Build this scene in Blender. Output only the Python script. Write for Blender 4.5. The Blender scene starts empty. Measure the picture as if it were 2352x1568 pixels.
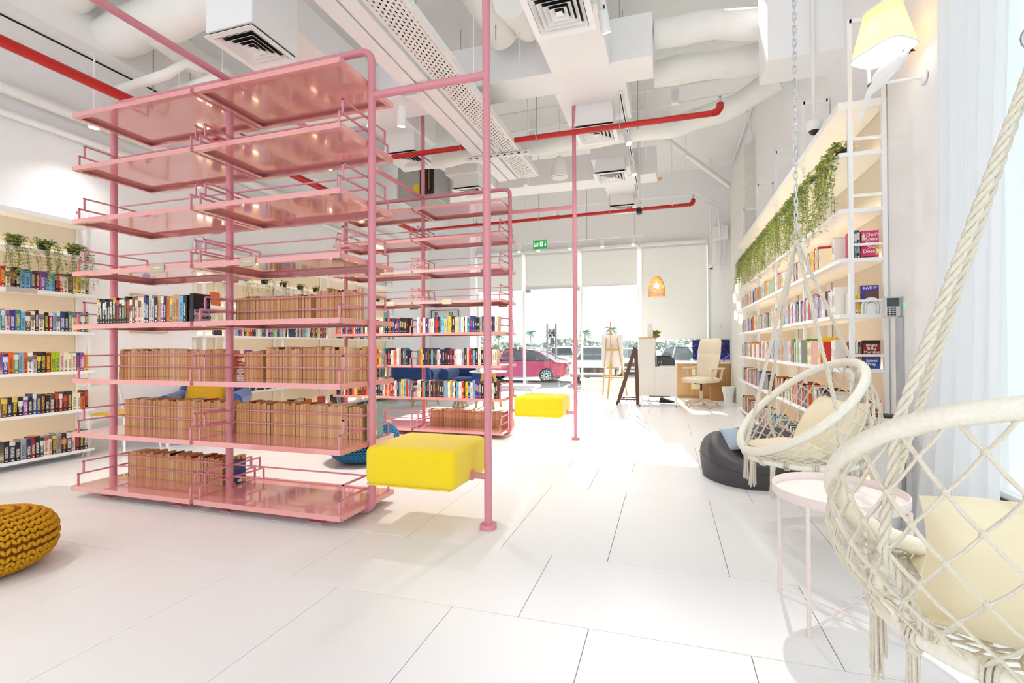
import bpy, math, random
from mathutils import Vector, Matrix
sc = bpy.context.scene
COL = sc.collection
PI = math.pi
rnd = random.Random(7)

# ------------------------------------------------------------------ camera
F_PX, YAW, PITCH, ROLL, SX, SY, CAM_H = 1060.03, .28172, .00861, -.00517, 49.367, 3.36, 1.135
fw = Vector((-math.sin(YAW) * math.cos(PITCH), math.cos(YAW) * math.cos(PITCH), math.sin(PITCH)))
rt = Vector((math.cos(YAW), math.sin(YAW), 0))
up = rt.cross(fw)
rt2 = math.cos(ROLL) * rt + math.sin(ROLL) * up
up2 = -math.sin(ROLL) * rt + math.cos(ROLL) * up
cd = bpy.data.cameras.new('camera')
cd.sensor_width = 36
cd.lens = F_PX / 2352 * 36
cd.shift_x = -SX / 2352
cd.shift_y = SY / 2352
cd.clip_start = .05
cd.clip_end = 400
cam = bpy.data.objects.new('camera', cd)
COL.objects.link(cam)
cam.matrix_world = Matrix(((rt2.x, up2.x, -fw.x, 0), (rt2.y, up2.y, -fw.y, 0), (rt2.z, up2.z, -fw.z, CAM_H), (0, 0, 0, 1)))
sc.camera = cam

# ------------------------------------------------------------------ world, sun, exposure
w = bpy.data.worlds.new('sky')
sc.world = w
w.use_nodes = True
bg = w.node_tree.nodes['Background']
bg.inputs[0].default_value = (.93, .965, 1, 1)
bg.inputs[1].default_value = 1.25


def light(name, kind, loc, energy, color=(1, 1, 1), target=None, **kw):
    l = bpy.data.lights.new(name, kind)
    l.energy = energy
    l.color = color
    for k, v in kw.items():
        setattr(l, k, v)
    o = bpy.data.objects.new(name, l)
    COL.objects.link(o)
    o.location = loc
    if target is not None:
        o.rotation_euler = (Vector(target) - Vector(loc)).to_track_quat('-Z', 'Y').to_euler()
    return o


light('sun', 'SUN', (0, 30, 12), 9.0, (1, .97, .92), target=(0 + 30 * .137, 0, 12 - 30 * .385), angle=.009)
vs = sc.view_settings
vs.view_transform = 'Standard'
vs.look = 'None'
vs.gamma = 1
vs.use_curve_mapping = False
vs.exposure = .53


# ------------------------------------------------------------------ helpers
def lin(c):
    if isinstance(c, str):
        c = [int(c[i:i + 2], 16) / 255 for i in (0, 2, 4)]
    return tuple(x / 12.92 if x <= .04045 else ((x + .055) / 1.055) ** 2.4 for x in c[:3])


class N:
    """tiny node-tree helper"""
    def __init__(s, name):
        s.m = bpy.data.materials.new(name)
        s.m.use_nodes = True
        s.t = s.m.node_tree
        s.b = s.t.nodes['Principled BSDF']
        s.out = s.t.nodes['Material Output']

    def n(s, typ, **kw):
        nd = s.t.nodes.new(typ)
        for k, v in kw.items():
            setattr(nd, k, v)
        return nd

    def l(s, a, b):
        s.t.links.new(a, b)

    def val(s, op, a, b=None, c=None):
        nd = s.n('ShaderNodeMath', operation=op)
        for i, v in enumerate((a, b, c)):
            if v is None:
                continue
            if hasattr(v, 'is_linked'):
                s.l(v, nd.inputs[i])
            else:
                nd.inputs[i].default_value = v
        return nd.outputs[0]

    def mix(s, f, a, b, blend='MIX'):
        nd = s.n('ShaderNodeMix', data_type='RGBA', blend_type=blend)
        for i, v in ((0, f), (6, a), (7, b)):
            if hasattr(v, 'is_linked'):
                s.l(v, nd.inputs[i])
            elif i == 0:
                nd.inputs[0].default_value = v
            else:
                nd.inputs[i].default_value = (*v, 1)
        return nd.outputs[2]


MATS = {}


def mat(name, col, rough=.5, metal=0, coat=0, noise=.04, nscale=6, bump=0, bscale=40, trans=0, sheen=0, emit=0, ecol=None, spec=.5, sss=0):
    if name in MATS:
        return MATS[name]
    k = N(name)
    c = lin(col)
    tc = k.n('ShaderNodeTexCoord')
    if noise:
        nz = k.n('ShaderNodeTexNoise')
        nz.inputs['Scale'].default_value = nscale
        nz.inputs['Detail'].default_value = 3
        k.l(tc.outputs['Object'], nz.inputs['Vector'])
        d = tuple(x * (1 - noise * 1.6) for x in c)
        u = tuple(min(1, x * (1 + noise)) for x in c)
        k.l(k.mix(nz.outputs[0], d, u), k.b.inputs['Base Color'])
    else:
        k.b.inputs['Base Color'].default_value = (*c, 1)
    if bump:
        bz = k.n('ShaderNodeTexNoise')
        bz.inputs['Scale'].default_value = bscale
        bz.inputs['Detail'].default_value = 4
        k.l(tc.outputs['Object'], bz.inputs['Vector'])
        bp = k.n('ShaderNodeBump')
        bp.inputs['Strength'].default_value = bump
        bp.inputs['Distance'].default_value = .02
        k.l(bz.outputs[0], bp.inputs['Height'])
        k.l(bp.outputs[0], k.b.inputs['Normal'])
    k.b.inputs['Roughness'].default_value = rough
    k.b.inputs['Metallic'].default_value = metal
    k.b.inputs['Coat Weight'].default_value = coat
    k.b.inputs['Coat Roughness'].default_value = .04
    k.b.inputs['Specular IOR Level'].default_value = spec
    k.b.inputs['Transmission Weight'].default_value = trans
    k.b.inputs['Sheen Weight'].default_value = sheen
    if sss:
        k.b.inputs['Subsurface Weight'].default_value = sss
        k.b.inputs['Subsurface Radius'].default_value = (.02, .015, .01)
    if emit:
        k.b.inputs['Emission Color'].default_value = (*lin(ecol or col), 1)
        k.b.inputs['Emission Strength'].default_value = emit
    MATS[name] = k.m
    return k.m


def rotm(ax, ang):
    return Matrix.Rotation(ang, 4, ax)


class MB:
    """mesh builder: collects shapes, builds ONE mesh object"""
    def __init__(s):
        s.v = []
        s.f = []
        s.mi = []
        s.cur = 0
        s.T = None

    def add(s, vs_, fs):
        o = len(s.v)
        if s.T is not None:
            vs_ = [tuple(s.T @ Vector(p)) for p in vs_]
        s.v += [tuple(p) for p in vs_]
        for f in fs:
            s.f.append(tuple(i + o for i in f))
            s.mi.append(s.cur)
        return s

    def box(s, x0, x1, y0, y1, z0, z1, M=None, b=0):
        if b:
            return s.rbox(x0, x1, y0, y1, z0, z1, b, M)
        p = [(x, y, z) for z in (z0, z1) for y in (y0, y1) for x in (x0, x1)]
        if M is not None:
            p = [M @ Vector(q) for q in p]
        return s.add(p, [(0, 2, 3, 1), (4, 5, 7, 6), (0, 1, 5, 4), (2, 6, 7, 3), (0, 4, 6, 2), (1, 3, 7, 5)])

    def rbox(s, x0, x1, y0, y1, z0, z1, b, M=None):
        """chamfered box"""
        X, Y, Z = (x0, x1), (y0, y1), (z0, z1)
        sg = (1, -1)
        vid = {}
        pts = []
        for i in (0, 1):
            for j in (0, 1):
                for k in (0, 1):
                    bx, by, bz = X[i] + b * sg[i], Y[j] + b * sg[j], Z[k] + b * sg[k]
                    for a, q in enumerate(((X[i], by, bz), (bx, Y[j], bz), (bx, by, Z[k]))):
                        vid[i, j, k, a] = len(pts)
                        pts.append(q)
        fs = []
        for i in (0, 1):
            fs.append([vid[i, j, k, 0] for j, k in ((0, 0), (0, 1), (1, 1), (1, 0))][::1 if i == 0 else -1])
            fs.append([vid[j, i, k, 1] for j, k in ((0, 0), (1, 0), (1, 1), (0, 1))][::1 if i == 0 else -1])
            fs.append([vid[j, k, i, 2] for j, k in ((0, 0), (0, 1), (1, 1), (1, 0))][::1 if i == 0 else -1])
        for j in (0, 1):
            for k in (0, 1):
                fs.append((vid[0, j, k, 1], vid[1, j, k, 1], vid[1, j, k, 2], vid[0, j, k, 2])[::1 if (j == k) else -1])
                fs.append((vid[j, 0, k, 0], vid[j, 1, k, 0], vid[j, 1, k, 2], vid[j, 0, k, 2])[::-1 if (j == k) else 1])
                fs.append((vid[j, k, 0, 0], vid[j, k, 1, 0], vid[j, k, 1, 1], vid[j, k, 0, 1])[::1 if (j == k) else -1])
                for i in (0, 1):
                    fs.append((vid[i, j, k, 0], vid[i, j, k, 1], vid[i, j, k, 2])[::1 if (i + j + k) % 2 == 0 else -1]) if True else 0
        # de-duplicate corner triangles
        seen = set()
        ff = []
        for f in fs:
            key = tuple(sorted(f))
            if key not in seen:
                seen.add(key)
                ff.append(f)
        if M is not None:
            pts = [M @ Vector(q) for q in pts]
        return s.add(pts, ff)

    def tube(s, path, r, n=8, closed=False, caps=True):
        P = [Vector(p) for p in path]
        L = len(P)
        R = r if isinstance(r, (list, tuple)) else [r] * L
        ring = []
        prev = None
        for i in range(L):
            a = P[i - 1] if (i > 0 or closed) else P[i]
            c = P[(i + 1) % L] if (i < L - 1 or closed) else P[i]
            t = (c - a)
            t = t.normalized() if t.length > 1e-9 else Vector((0, 0, 1))
            if prev is None:
                u = t.orthogonal().normalized()
                if abs(t.z) < .9:
                    u = (Vector((0, 0, 1)) - t * t.z).normalized()
            else:
                u = prev - t * prev.dot(t)
                u = u.normalized() if u.length > 1e-6 else t.orthogonal().normalized()
            prev = u
            v = t.cross(u)
            ring.append([P[i] + (u * math.cos(2 * PI * k / n) + v * math.sin(2 * PI * k / n)) * R[i] for k in range(n)])
        vs_ = [q for rg in ring for q in rg]
        fs = []
        for i in range(L if closed else L - 1):
            j = (i + 1) % L
            for k in range(n):
                fs.append((i * n + k, i * n + (k + 1) % n, j * n + (k + 1) % n, j * n + k))
        if caps and not closed:
            fs.append(tuple(range(n))[::-1])
            fs.append(tuple((L - 1) * n + k for k in range(n)))
        return s.add(vs_, fs)

    def cyl(s, p0, p1, r, n=12, r1=None):
        return s.tube([p0, p1], [r, r if r1 is None else r1], n)

    def bar(s, p0, p1, w_, h=None, upv=(0, 0, 1)):
        """rectangular bar from p0 to p1"""
        h = h or w_
        p0, p1 = Vector(p0), Vector(p1)
        t = (p1 - p0).normalized()
        u = Vector(upv)
        if abs(t.dot(u)) > .98:
            u = Vector((1, 0, 0))
        a = t.cross(u).normalized() * (w_ / 2)
        b = a.cross(t).normalized() * (h / 2)
        p = [q + x + y for q in (p0, p1) for x, y in ((-a, -b), (a, -b), (a, b), (-a, b))]
        return s.add(p, [(0, 1, 2, 3), (7, 6, 5, 4), (0, 4, 5, 1), (1, 5, 6, 2), (2, 6, 7, 3), (3, 7, 4, 0)])

    def lathe(s, prof, n=24, c=(0, 0, 0), caps=True):
        vs_ = []
        for r, z in prof:
            vs_ += [(c[0] + r * math.cos(2 * PI * k / n), c[1] + r * math.sin(2 * PI * k / n), c[2] + z) for k in range(n)]
        fs = []
        for i in range(len(prof) - 1):
            for k in range(n):
                fs.append((i * n + k, i * n + (k + 1) % n, (i + 1) * n + (k + 1) % n, (i + 1) * n + k))
        if caps:
            fs.append(tuple(range(n))[::-1])
            fs.append(tuple((len(prof) - 1) * n + k for k in range(n)))
        return s.add(vs_, fs)

    def grid(s, fn, nu, nv, cu=False, cv=False):
        vs_ = [fn(i / (nu if cu else nu - 1), j / (nv if cv else nv - 1)) for i in range(nu) for j in range(nv)]
        fs = []
        for i in range(nu if cu else nu - 1):
            for j in range(nv if cv else nv - 1):
                a, b = (i + 1) % nu, (j + 1) % nv
                fs.append((i * nv + j, a * nv + j, a * nv + b, i * nv + b))
        return s.add(vs_, fs)

    def prism(s, poly, ext):
        """polygon (3-D points, planar) extruded by vector ext"""
        n = len(poly)
        e = Vector(ext)
        a = [Vector(p) for p in poly]
        vs_ = a + [p + e for p in a]
        fs = [tuple(range(n))[::-1], tuple(range(n, 2 * n))]
        for i in range(n):
            j = (i + 1) % n
            fs.append((i, j, n + j, n + i))
        return s.add(vs_, fs)

    def blob(s, c, r, nu=12, nv=8, M=None):
        rx, ry, rz = r if isinstance(r, (tuple, list)) else (r, r, r)
        def fn(u, v):
            a, b = u * 2 * PI, (v - .5) * PI * .998
            p = Vector((rx * math.cos(a) * math.cos(b), ry * math.sin(a) * math.cos(b), rz * math.sin(b)))
            if M is not None:
                p = M @ p
            return tuple(p + Vector(c))
        return s.grid(fn, nu, nv, cu=True)

    def mesh(s, name, mats, smooth=None):
        me = bpy.data.meshes.new(name)
        me.from_pydata([tuple(p) for p in s.v], [], s.f)
        for m in (mats if isinstance(mats, (list, tuple)) else [mats]):
            me.materials.append(m)
        if any(s.mi):
            me.polygons.foreach_set('material_index', s.mi)
        if smooth is not None:
            me.polygons.foreach_set('use_smooth', [True] * len(s.f))
            me.set_sharp_from_angle(angle=math.radians(smooth))
        me.update()
        return me

    def build(s, name, mats, parent=None, smooth=None, loc=None, rot=None):
        o = bpy.data.objects.new(name, s.mesh(name, mats, smooth))
        COL.objects.link(o)
        if parent is not None:
            o.parent = parent
        if loc is not None:
            o.location = loc
        if rot is not None:
            o.rotation_euler = rot
        return o


def tag(o, label, cat, group=None, kind=None):
    if label:
        o['label'] = label
    if cat:
        o['category'] = cat
    if group:
        o['group'] = group
    if kind:
        o['kind'] = kind
    return o


def thing(name, label, cat, loc=(0, 0, 0), rz=0, group=None):
    o = bpy.data.objects.new(name, None)
    o.empty_display_size = .05
    COL.objects.link(o)
    o.location = loc
    o.rotation_euler = (0, 0, rz)
    return tag(o, label, cat, group)


def struct(o):
    o['kind'] = 'structure'
    return o


def link_copy(o, parent=None):
    c = o.copy()
    COL.objects.link(c)
    if parent is not None:
        c.parent = parent
    return c


def arc(c, r, a0, a1, n, f):
    """points on an arc; f maps (cos,sin) scaled to a vector"""
    return [Vector(c) + Vector(f(r * math.cos(a0 + (a1 - a0) * i / n), r * math.sin(a0 + (a1 - a0) * i / n))) for i in range(n + 1)]


def text_mesh(body, size, mat_, parent, loc, rot, name='lettering', align='CENTER', depth=.0008, sx=1.0, spacing=1.0, bold=0):
    cu = bpy.data.curves.new(name, 'FONT')
    cu.body = body
    cu.size = size
    cu.align_x = align
    cu.align_y = 'CENTER'
    cu.extrude = depth
    cu.offset = bold
    cu.space_line = spacing
    cu.resolution_u = 3
    tmp = bpy.data.objects.new(name, cu)
    me = bpy.data.meshes.new_from_object(tmp)
    bpy.data.objects.remove(tmp)
    me.materials.clear()
    me.materials.append(mat_)
    o = bpy.data.objects.new(name, me)
    COL.objects.link(o)
    o.parent = parent
    o.location = loc
    o.rotation_euler = rot
    o.scale = (sx, 1, 1)
    return o


ORD = ['', 'first', 'second', 'third', 'fourth', 'fifth', 'sixth', 'seventh', 'eighth', 'ninth', 'tenth', 'eleventh', 'twelfth',
       'thirteenth', 'fourteenth', 'fifteenth', 'sixteenth', 'seventeenth', 'eighteenth', 'nineteenth', 'twentieth']


def ordinal(n):
    if n <= 20:
        return ORD[n]
    t = {2: 'twenty', 3: 'thirty', 4: 'forty', 5: 'fifty', 6: 'sixty'}[n // 10]
    return (t[:-1] + 'ieth') if n % 10 == 0 else t + '-' + ORD[n % 10]


# ------------------------------------------------------------------ shared materials
M_WALL = mat('white_plaster', 'fafafa', .6, noise=.015, nscale=2, bump=.03, bscale=60)
M_CEIL = mat('white_painted_concrete', 'faf9f7', .7, noise=.03, nscale=1.5, bump=.06, bscale=20)
M_WHITE = mat('white_powder_coat', 'f8f8f8', .35, noise=.015)
M_WSAT = mat('white_satin_paint', 'f8f8f6', .5, noise=.02, nscale=3)
M_TILE = mat('white_floor_tile', 'f2f2f2', .26, noise=.02, nscale=1.2, spec=.4)
M_GROUT = mat('grey_grout', '8d8680', .8)
M_PINK = mat('pink_lacquer', 'e99f9c', .1, coat=1, noise=.02, nscale=2, spec=.7)
M_PINKM = mat('pink_powder_coat', 'da8f9a', .26, noise=.02)
M_DARK = mat('black_void', '15130f', .8)
M_BLACK = mat('black_plastic', '141416', .4)
M_CHROME = mat('brushed_steel', 'b9bcc0', .3, metal=1)
M_RED = mat('red_pipe_paint', 'c51a12', .35)

# ------------------------------------------------------------------ room shell
XL, XR, YB, YF, ZC = -6.12, 1.48, 11.6, -3.6, 5.3


def slab(name, *b, m=M_WALL, parent=None):
    return struct(MB().box(*b).build(name, m, parent))


# floor: grout bed with separate tiles (rows of 1.2 x 0.6 and 0.6 x 1.2)
floor = struct(MB().box(XL, 2.0, YF, YB, -.12, -.004).build('floor', M_GROUT))
X0, Y0, G = -.31168, 1.85558, .0016
tile_mesh = {}


def tile(x0, x1, y0, y1):
    x0, x1, y0, y1 = max(x0, XL), min(x1, 1.98), max(y0, YF), min(y1, YB)
    if x1 - x0 < .02 or y1 - y0 < .02:
        return
    key = (round(x1 - x0, 3), round(y1 - y0, 3))
    if key not in tile_mesh:
        a, b = key[0] / 2 - G, key[1] / 2 - G
        tile_mesh[key] = MB().rbox(-a, a, -b, b, -.006, 0, .0012).mesh('tile', M_TILE)
    o = bpy.data.objects.new('tile', tile_mesh[key])
    COL.objects.link(o)
    o.parent = floor
    o.location = ((x0 + x1) / 2, (y0 + y1) / 2, 0)


for r in range(-4, 7):
    yb = Y0 + 1.8 * r
    for i in range(-12, 6):
        tile(X0 - .3 + 1.2 * i, X0 - .3 + 1.2 * (i + 1), yb, yb + .6)
    for i in range(-12, 6):
        tile(X0 + .6 * i, X0 + .6 * (i + 1), yb + .6, yb + 1.8)

slab('ceiling', XL - .2, 2.2, YF, YB + .2, ZC, ZC + .2, m=M_CEIL)
slab('wall_left', XL - .2, XL, YF, YB + .2, -.12, ZC)
bs = MB().box(XL, XL + .012, 3.46, 4.62, 0, .085).build('baseboard_left', M_WSAT)
struct(bs)
slab('wall_right', XR, XR + .6, 3.0, YB + .2, -.12, ZC)
slab('wall_right_upper', XR, XR + .6, YF, 3.0, 4.2, ZC)
slab('trim_4', XR, XR + .6, YF, 3.0, -.12, .33)                  # low sill wall under the side window
slab('trim_5', .886, XR, 4.54, 4.95, 3.69, ZC)                   # boxed drop from the ceiling at the right wall
struct(MB().box(1.31, XR, 8.67, 10.5, 0, 4.63).build('wall_pilaster', None)).data.materials.clear()
# pilaster wallpaper: pale ground with small speckled leaves
k = N('speckled_leaf_wallpaper')
tc = k.n('ShaderNodeTexCoord')
vo = k.n('ShaderNodeTexVoronoi')
mp = k.n('ShaderNodeMapping')
mp.inputs['Scale'].default_value = (34, 34, 20)
k.l(tc.outputs['Object'], mp.inputs['Vector'])
k.l(mp.outputs[0], vo.inputs['Vector'])
leaf = k.val('LESS_THAN', vo.outputs['Distance'], .3)
cr = k.n('ShaderNodeValToRGB')
cr.color_ramp.interpolation = 'CONSTANT'
e = cr.color_ramp.elements
e[0].color = (*lin('9fb3a4'), 1)
e[1].position = .8
e[1].color = (*lin('c9b58e'), 1)
for p_, c_ in ((.25, 'b7c8c9'), (.45, 'd8d3c0'), (.62, '8fa0a0')):
    q = e.new(p_)
    q.color = (*lin(c_), 1)
sep = k.n('ShaderNodeSeparateColor')
k.l(vo.outputs['Color'], sep.inputs[0])
k.l(sep.outputs[0], cr.inputs[0])
k.l(k.mix(leaf, lin('f1efe8'), cr.outputs[0]), k.b.inputs['Base Color'])
k.b.inputs['Roughness'].default_value = .6
bpy.data.objects['wall_pilaster'].data.materials.append(k.m)
slab('wall_back_left', XL, -4.93, 11.1, YB + .2, -.12, ZC)
slab('wall_back_right', .94, XR + .1, YB, YB + .2, -.12, ZC)
slab('wall_back_upper', -4.93, .94, YB, YB + .2, 3.62, ZC)
slab('trim_1', -4.93, XR, YB - .1, YB, 4.72, ZC)                 # bulkhead above the glazing
slab('trim_2', -2.1, .94, YB - .02, YB + .15, -.12, .294)        # low sill wall below the fixed windows
slab('trim_3', -4.93, -3.58, YB - .02, YB + .15, -.12, .12)

# ------------------------------------------------------------------ pink shelf units
TIER = [.09, .5, .91, 1.325, 1.73, 2.135, 2.545, 2.955]
PX = (-1.925, -3.172, -4.41)
PLX = ((-4.395, -3.185), (-3.159, -1.945))
POLE_X, TOP_Z, BOT_Z, HT_Z, TR = -1.085, 3.165, .032, 2.855, .025
TN = ['lowest', 'second lowest', 'third lowest', 'fourth lowest', 'fifth', 'sixth', 'seventh', 'top']


def plank_mesh(w_, d, flange=.03, lip=.035):
    b = MB()
    b.box(-w_ / 2, w_ / 2, -d / 2, d / 2, -.004, 0)
    t = .004
    for s_ in (-1, 1):
        x = s_ * w_ / 2
        b.box(min(x, x - s_ * t), max(x, x - s_ * t), -d / 2, d / 2, -flange, -.004)
        b.box(min(x, x - s_ * lip), max(x, x - s_ * lip), -d / 2, d / 2, -flange - t, -flange)
        y = s_ * d / 2
        b.box(-w_ / 2, w_ / 2, min(y, y - s_ * t), max(y, y - s_ * t), -flange, -.004)
        b.box(-w_ / 2 + lip, w_ / 2 - lip, min(y, y - s_ * lip), max(y, y - s_ * lip), -flange - t, -flange)
    return b.mesh('shelf_plank', M_PINK)


def guard_mesh():
    b = MB()
    r = .011
    for s_ in (-1, 1):
        b.bar((0, s_ * .262, 0), (0, s_ * .262, .09), r)
        b.bar((0, s_ * .228, .085), (0, s_ * .228, .18), r)
    b.bar((0, -.2675, .085), (0, .2675, .085), r)
    b.bar((0, -.2335, .175), (0, .2335, .175), r)
    return b.mesh('end_guard', M_PINKM)


def plate_mesh():
    b = MB()
    b.box(-.05, .05, -.22, .22, 0, .008)
    for x in (-.028, .028):
        for y in (-.19, .19):
            b.cyl((x, y, .008), (x, y, .016), .009, 6)
    return b.mesh('floor_plate', M_PINKM)


W_PL = PLX[0][1] - PLX[0][0]
ME_PLANK, ME_GUARD, ME_PLATE = plank_mesh(W_PL, .58), guard_mesh(), plate_mesh()
ME_RAIL = MB().bar((-W_PL / 2, 0, 0), (W_PL / 2, 0, 0), .009).mesh('back_rail', M_PINKM)


def inst(name, me, parent, loc, rz=0, scale=None):
    o = bpy.data.objects.new(name, me)
    COL.objects.link(o)
    o.parent = parent
    o.location = loc
    o.rotation_euler = (0, 0, rz)
    if scale:
        o.scale = scale
    return o


def pink_unit(y, label, pole_top):
    u = thing('shelf_unit', label, 'shelf', (PX[1], y, 0))
    ox = -PX[1]
    R = .075
    b = MB()
    xl, xr = PX[2] + ox, PX[0] + ox
    f = lambda a, c: (a, 0, c)
    pts = arc((xr - R, 0, BOT_Z + R), R, -PI / 2, 0, 6, f) + arc((xr - R, 0, TOP_Z - R), R, 0, PI / 2, 6, f)
    pts += arc((xl + R, 0, TOP_Z - R), R, PI / 2, PI, 6, f) + arc((xl + R, 0, BOT_Z + R), R, PI, PI * 1.5, 6, f)
    b.tube(pts, TR, 16, closed=True)
    b.build('outer_frame', M_PINKM, u, 40)
    MB().cyl((0, 0, BOT_Z), (0, 0, 3.165 if y < 4 else 4.4), TR, 16).build('post', M_PINKM, u, 40)
    b = MB().cyl((POLE_X + ox, 0, .02), (POLE_X + ox, 0, pole_top), TR, 16)
    p = b.build('pole', M_PINKM, u, 40)
    MB().lathe([(.053, .0), (.053, .026), (.05, .03), (.025, .03)], 24, (POLE_X + ox, 0, .0005)).build('base_flange', M_PINKM, p, 40)
    MB().cyl((xr, 0, HT_Z), (POLE_X + ox, 0, HT_Z), TR, 16).build('cross_tube', M_PINKM, u, 40)
    MB().cyl((xr, 0, .325), (POLE_X + ox, 0, .325), .02, 14).build('seat_tube', M_PINKM, u, 40)
    for i, z in enumerate(TIER):
        for j, (xa, xb) in enumerate(PLX):
            cx = (xa + xb) / 2 + ox
            pl = inst('shelf_plank', ME_PLANK, u, (cx, 0, z))
            if i < 7:
                for s_ in (-1, 1):
                    inst('end_guard', ME_GUARD, pl, (s_ * (W_PL / 2 - .03), 0, 0))
                for h in (.085, .175):
                    inst('back_rail', ME_RAIL, pl, (0, 0, h))
            if i == 4:
                sx = .52 if j == 1 else -.1
                b = MB().box(-.065, .065, -.298, -.294, -.048, .012)
                lp = b.build('label_plate', mat('taupe_label', 'c3b49c', .5), pl, loc=(-.12 if j else .3, 0, 0))
                MB().box(-.03, .03, -.2985, -.298, -.02, -.014).build('label_print', mat('label_print', 'efe6cf', .6), lp)
                b = MB().box(-.065, .065, .294, .298, -.048, .012)
                b.build('label_plate', mat('mauve_label', 'c9a2a0', .5), pl, loc=(.42 if j else .3, 0, 0))
    for x in (-2.2, -2.95, -3.4, -4.15):
        inst('floor_plate', ME_PLATE, u, (x + ox, 0, 0))
    return u


uA = pink_unit(2.709, 'tall pink metal shelf unit nearest the mustard pouf and yellow block seat', ZC)
MB().cyl((0, -6.2, 3.165), (0, 2.86, 3.165), TR, 16).build('tie_tube', M_PINKM, uA, 40)
uB = pink_unit(5.596, 'pink metal shelf unit standing farther back towards the entrance windows', 4.1)

# ------------------------------------------------------------------ glazing
k = N('clear_glass')
tr = k.n('ShaderNodeBsdfTransparent')
tr.inputs[0].default_value = (.96, .985, .98, 1)
gl = k.n('ShaderNodeBsdfGlossy')
gl.inputs['Roughness'].default_value = .02
mx = k.n('ShaderNodeMixShader')
mx.inputs[0].default_value = .05
k.l(tr.outputs[0], mx.inputs[1])
k.l(gl.outputs[0], mx.inputs[2])
k.l(mx.outputs[0], k.out.inputs[0])
M_GLASS = k.m


def sheer(name, col, tl, tp):
    k = N(name)
    df = k.n('ShaderNodeBsdfDiffuse')
    t1 = k.n('ShaderNodeBsdfTranslucent')
    t2 = k.n('ShaderNodeBsdfTransparent')
    nz = k.n('ShaderNodeTexNoise')
    nz.inputs['Scale'].default_value = 30
    c = k.mix(nz.outputs[0], tuple(x * .96 for x in lin(col)), lin(col))
    k.l(c, df.inputs[0])
    k.l(c, t1.inputs[0])
    m1, m2 = k.n('ShaderNodeMixShader'), k.n('ShaderNodeMixShader')
    m1.inputs[0].default_value = tl
    m2.inputs[0].default_value = tp
    k.l(df.outputs[0], m1.inputs[1])
    k.l(t1.outputs[0], m1.inputs[2])
    k.l(m1.outputs[0], m2.inputs[1])
    k.l(t2.outputs[0], m2.inputs[2])
    k.l(m2.outputs[0], k.out.inputs[0])
    return k.m


M_BLIND = sheer('roller_blind_fabric', 'efefec', .2, .0)
M_SHEER = sheer('sheer_curtain', 'f7f8fa', .5, .22)
M_ALU = mat('white_aluminium', 'eeeeec', .35, noise=.01)

GX = (-4.93, -3.58, -2.1, -.63, .94)


def frame_mb(x0, x1, z0, z1, y0=11.55, y1=11.63, w_=.05):
    b = MB()
    b.box(x0, x0 + w_, y0, y1, z0, z1)
    b.box(x1 - w_, x1, y0, y1, z0, z1)
    b.box(x0 + w_, x1 - w_, y0, y1, z0, z0 + w_)
    b.box(x0 + w_, x1 - w_, y0, y1, z1 - w_, z1)
    return b


def pane(parent, x0, x1, z0, z1, y=11.59):
    return MB().box(x0, x1, y, y + .008, z0, z1).build('pane', M_GLASS, parent)


for i, (x0, x1, z0, z1) in enumerate(((GX[0], GX[1], .12, 3.6), (GX[2], GX[3], .294, 3.6), (GX[3], GX[4], .294, 3.6))):
    wf = struct(frame_mb(x0, x1, z0, z1).build('window_%d' % (i + 1), M_ALU))
    pane(wf, x0 + .05, x1 - .05, z0 + .05, z1 - .05)
wf = struct(frame_mb(GX[1], GX[2], 2.68, 3.6).build('window_4', M_ALU))
pane(wf, GX[1] + .05, GX[2] - .05, 2.73, 3.55)
struct(MB().box(GX[1], GX[2], 11.5, 11.68, -.004, .012).build('trim_6', M_CHROME))
DM = (GX[1] + GX[2]) / 2
M_SIGN = mat('black_sign', '2a2a32', .4)
M_SIGNW = mat('white_lettering', 'f4f4f2', .5)
for i, (x0, x1, word, hx) in enumerate(((GX[1] + .02, DM - .004, 'PUSH', DM - .125), (DM + .004, GX[2] - .02, 'PULL', DM + .105))):
    d = struct(MB().box(x0, x1, 11.585, 11.597, .03, 2.66).build('door_%d' % (i + 1), M_GLASS))
    for (a, b_) in ((x0, x0 + .14) if i == 0 else (x1 - .14, x1), (min(hx, DM) - .0, min(hx, DM) + .0)):
        if b_ - a > .05:
            MB().box(a, b_, 11.57, 11.612, 2.56, 2.66, b=.004).build('patch_fitting', M_CHROME, d)
            MB().box(a, b_, 11.57, 11.612, .03, .13, b=.004).build('patch_fitting', M_CHROME, d)
    h = MB().cyl((hx, 11.52, .82), (hx, 11.52, 1.72), .026, 12)
    for z in (.95, 1.6):
        h.cyl((hx, 11.52, z), (hx, 11.59, z), .009, 8)
    h.build('pull_handle', M_CHROME, d, 40)
    sx = DM + (-.06 if i == 0 else .045)
    pl = MB().box(sx - .035, sx + .035, 11.572, 11.578, 1.4, 1.6).build('word_plate', M_SIGN, d)
    text_mesh('\n'.join(word), .052, M_SIGNW, pl, (sx, 11.5715, 1.518), (PI / 2, 0, 0), spacing=.72, bold=.001)
MB().box(DM - .06, DM + .05, 11.56, 11.58, 1.2, 1.37, b=.004).build('lock_case', mat('bronze_lock', '8d8580', .4, metal=.6), bpy.data.objects['door_1'])

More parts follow.
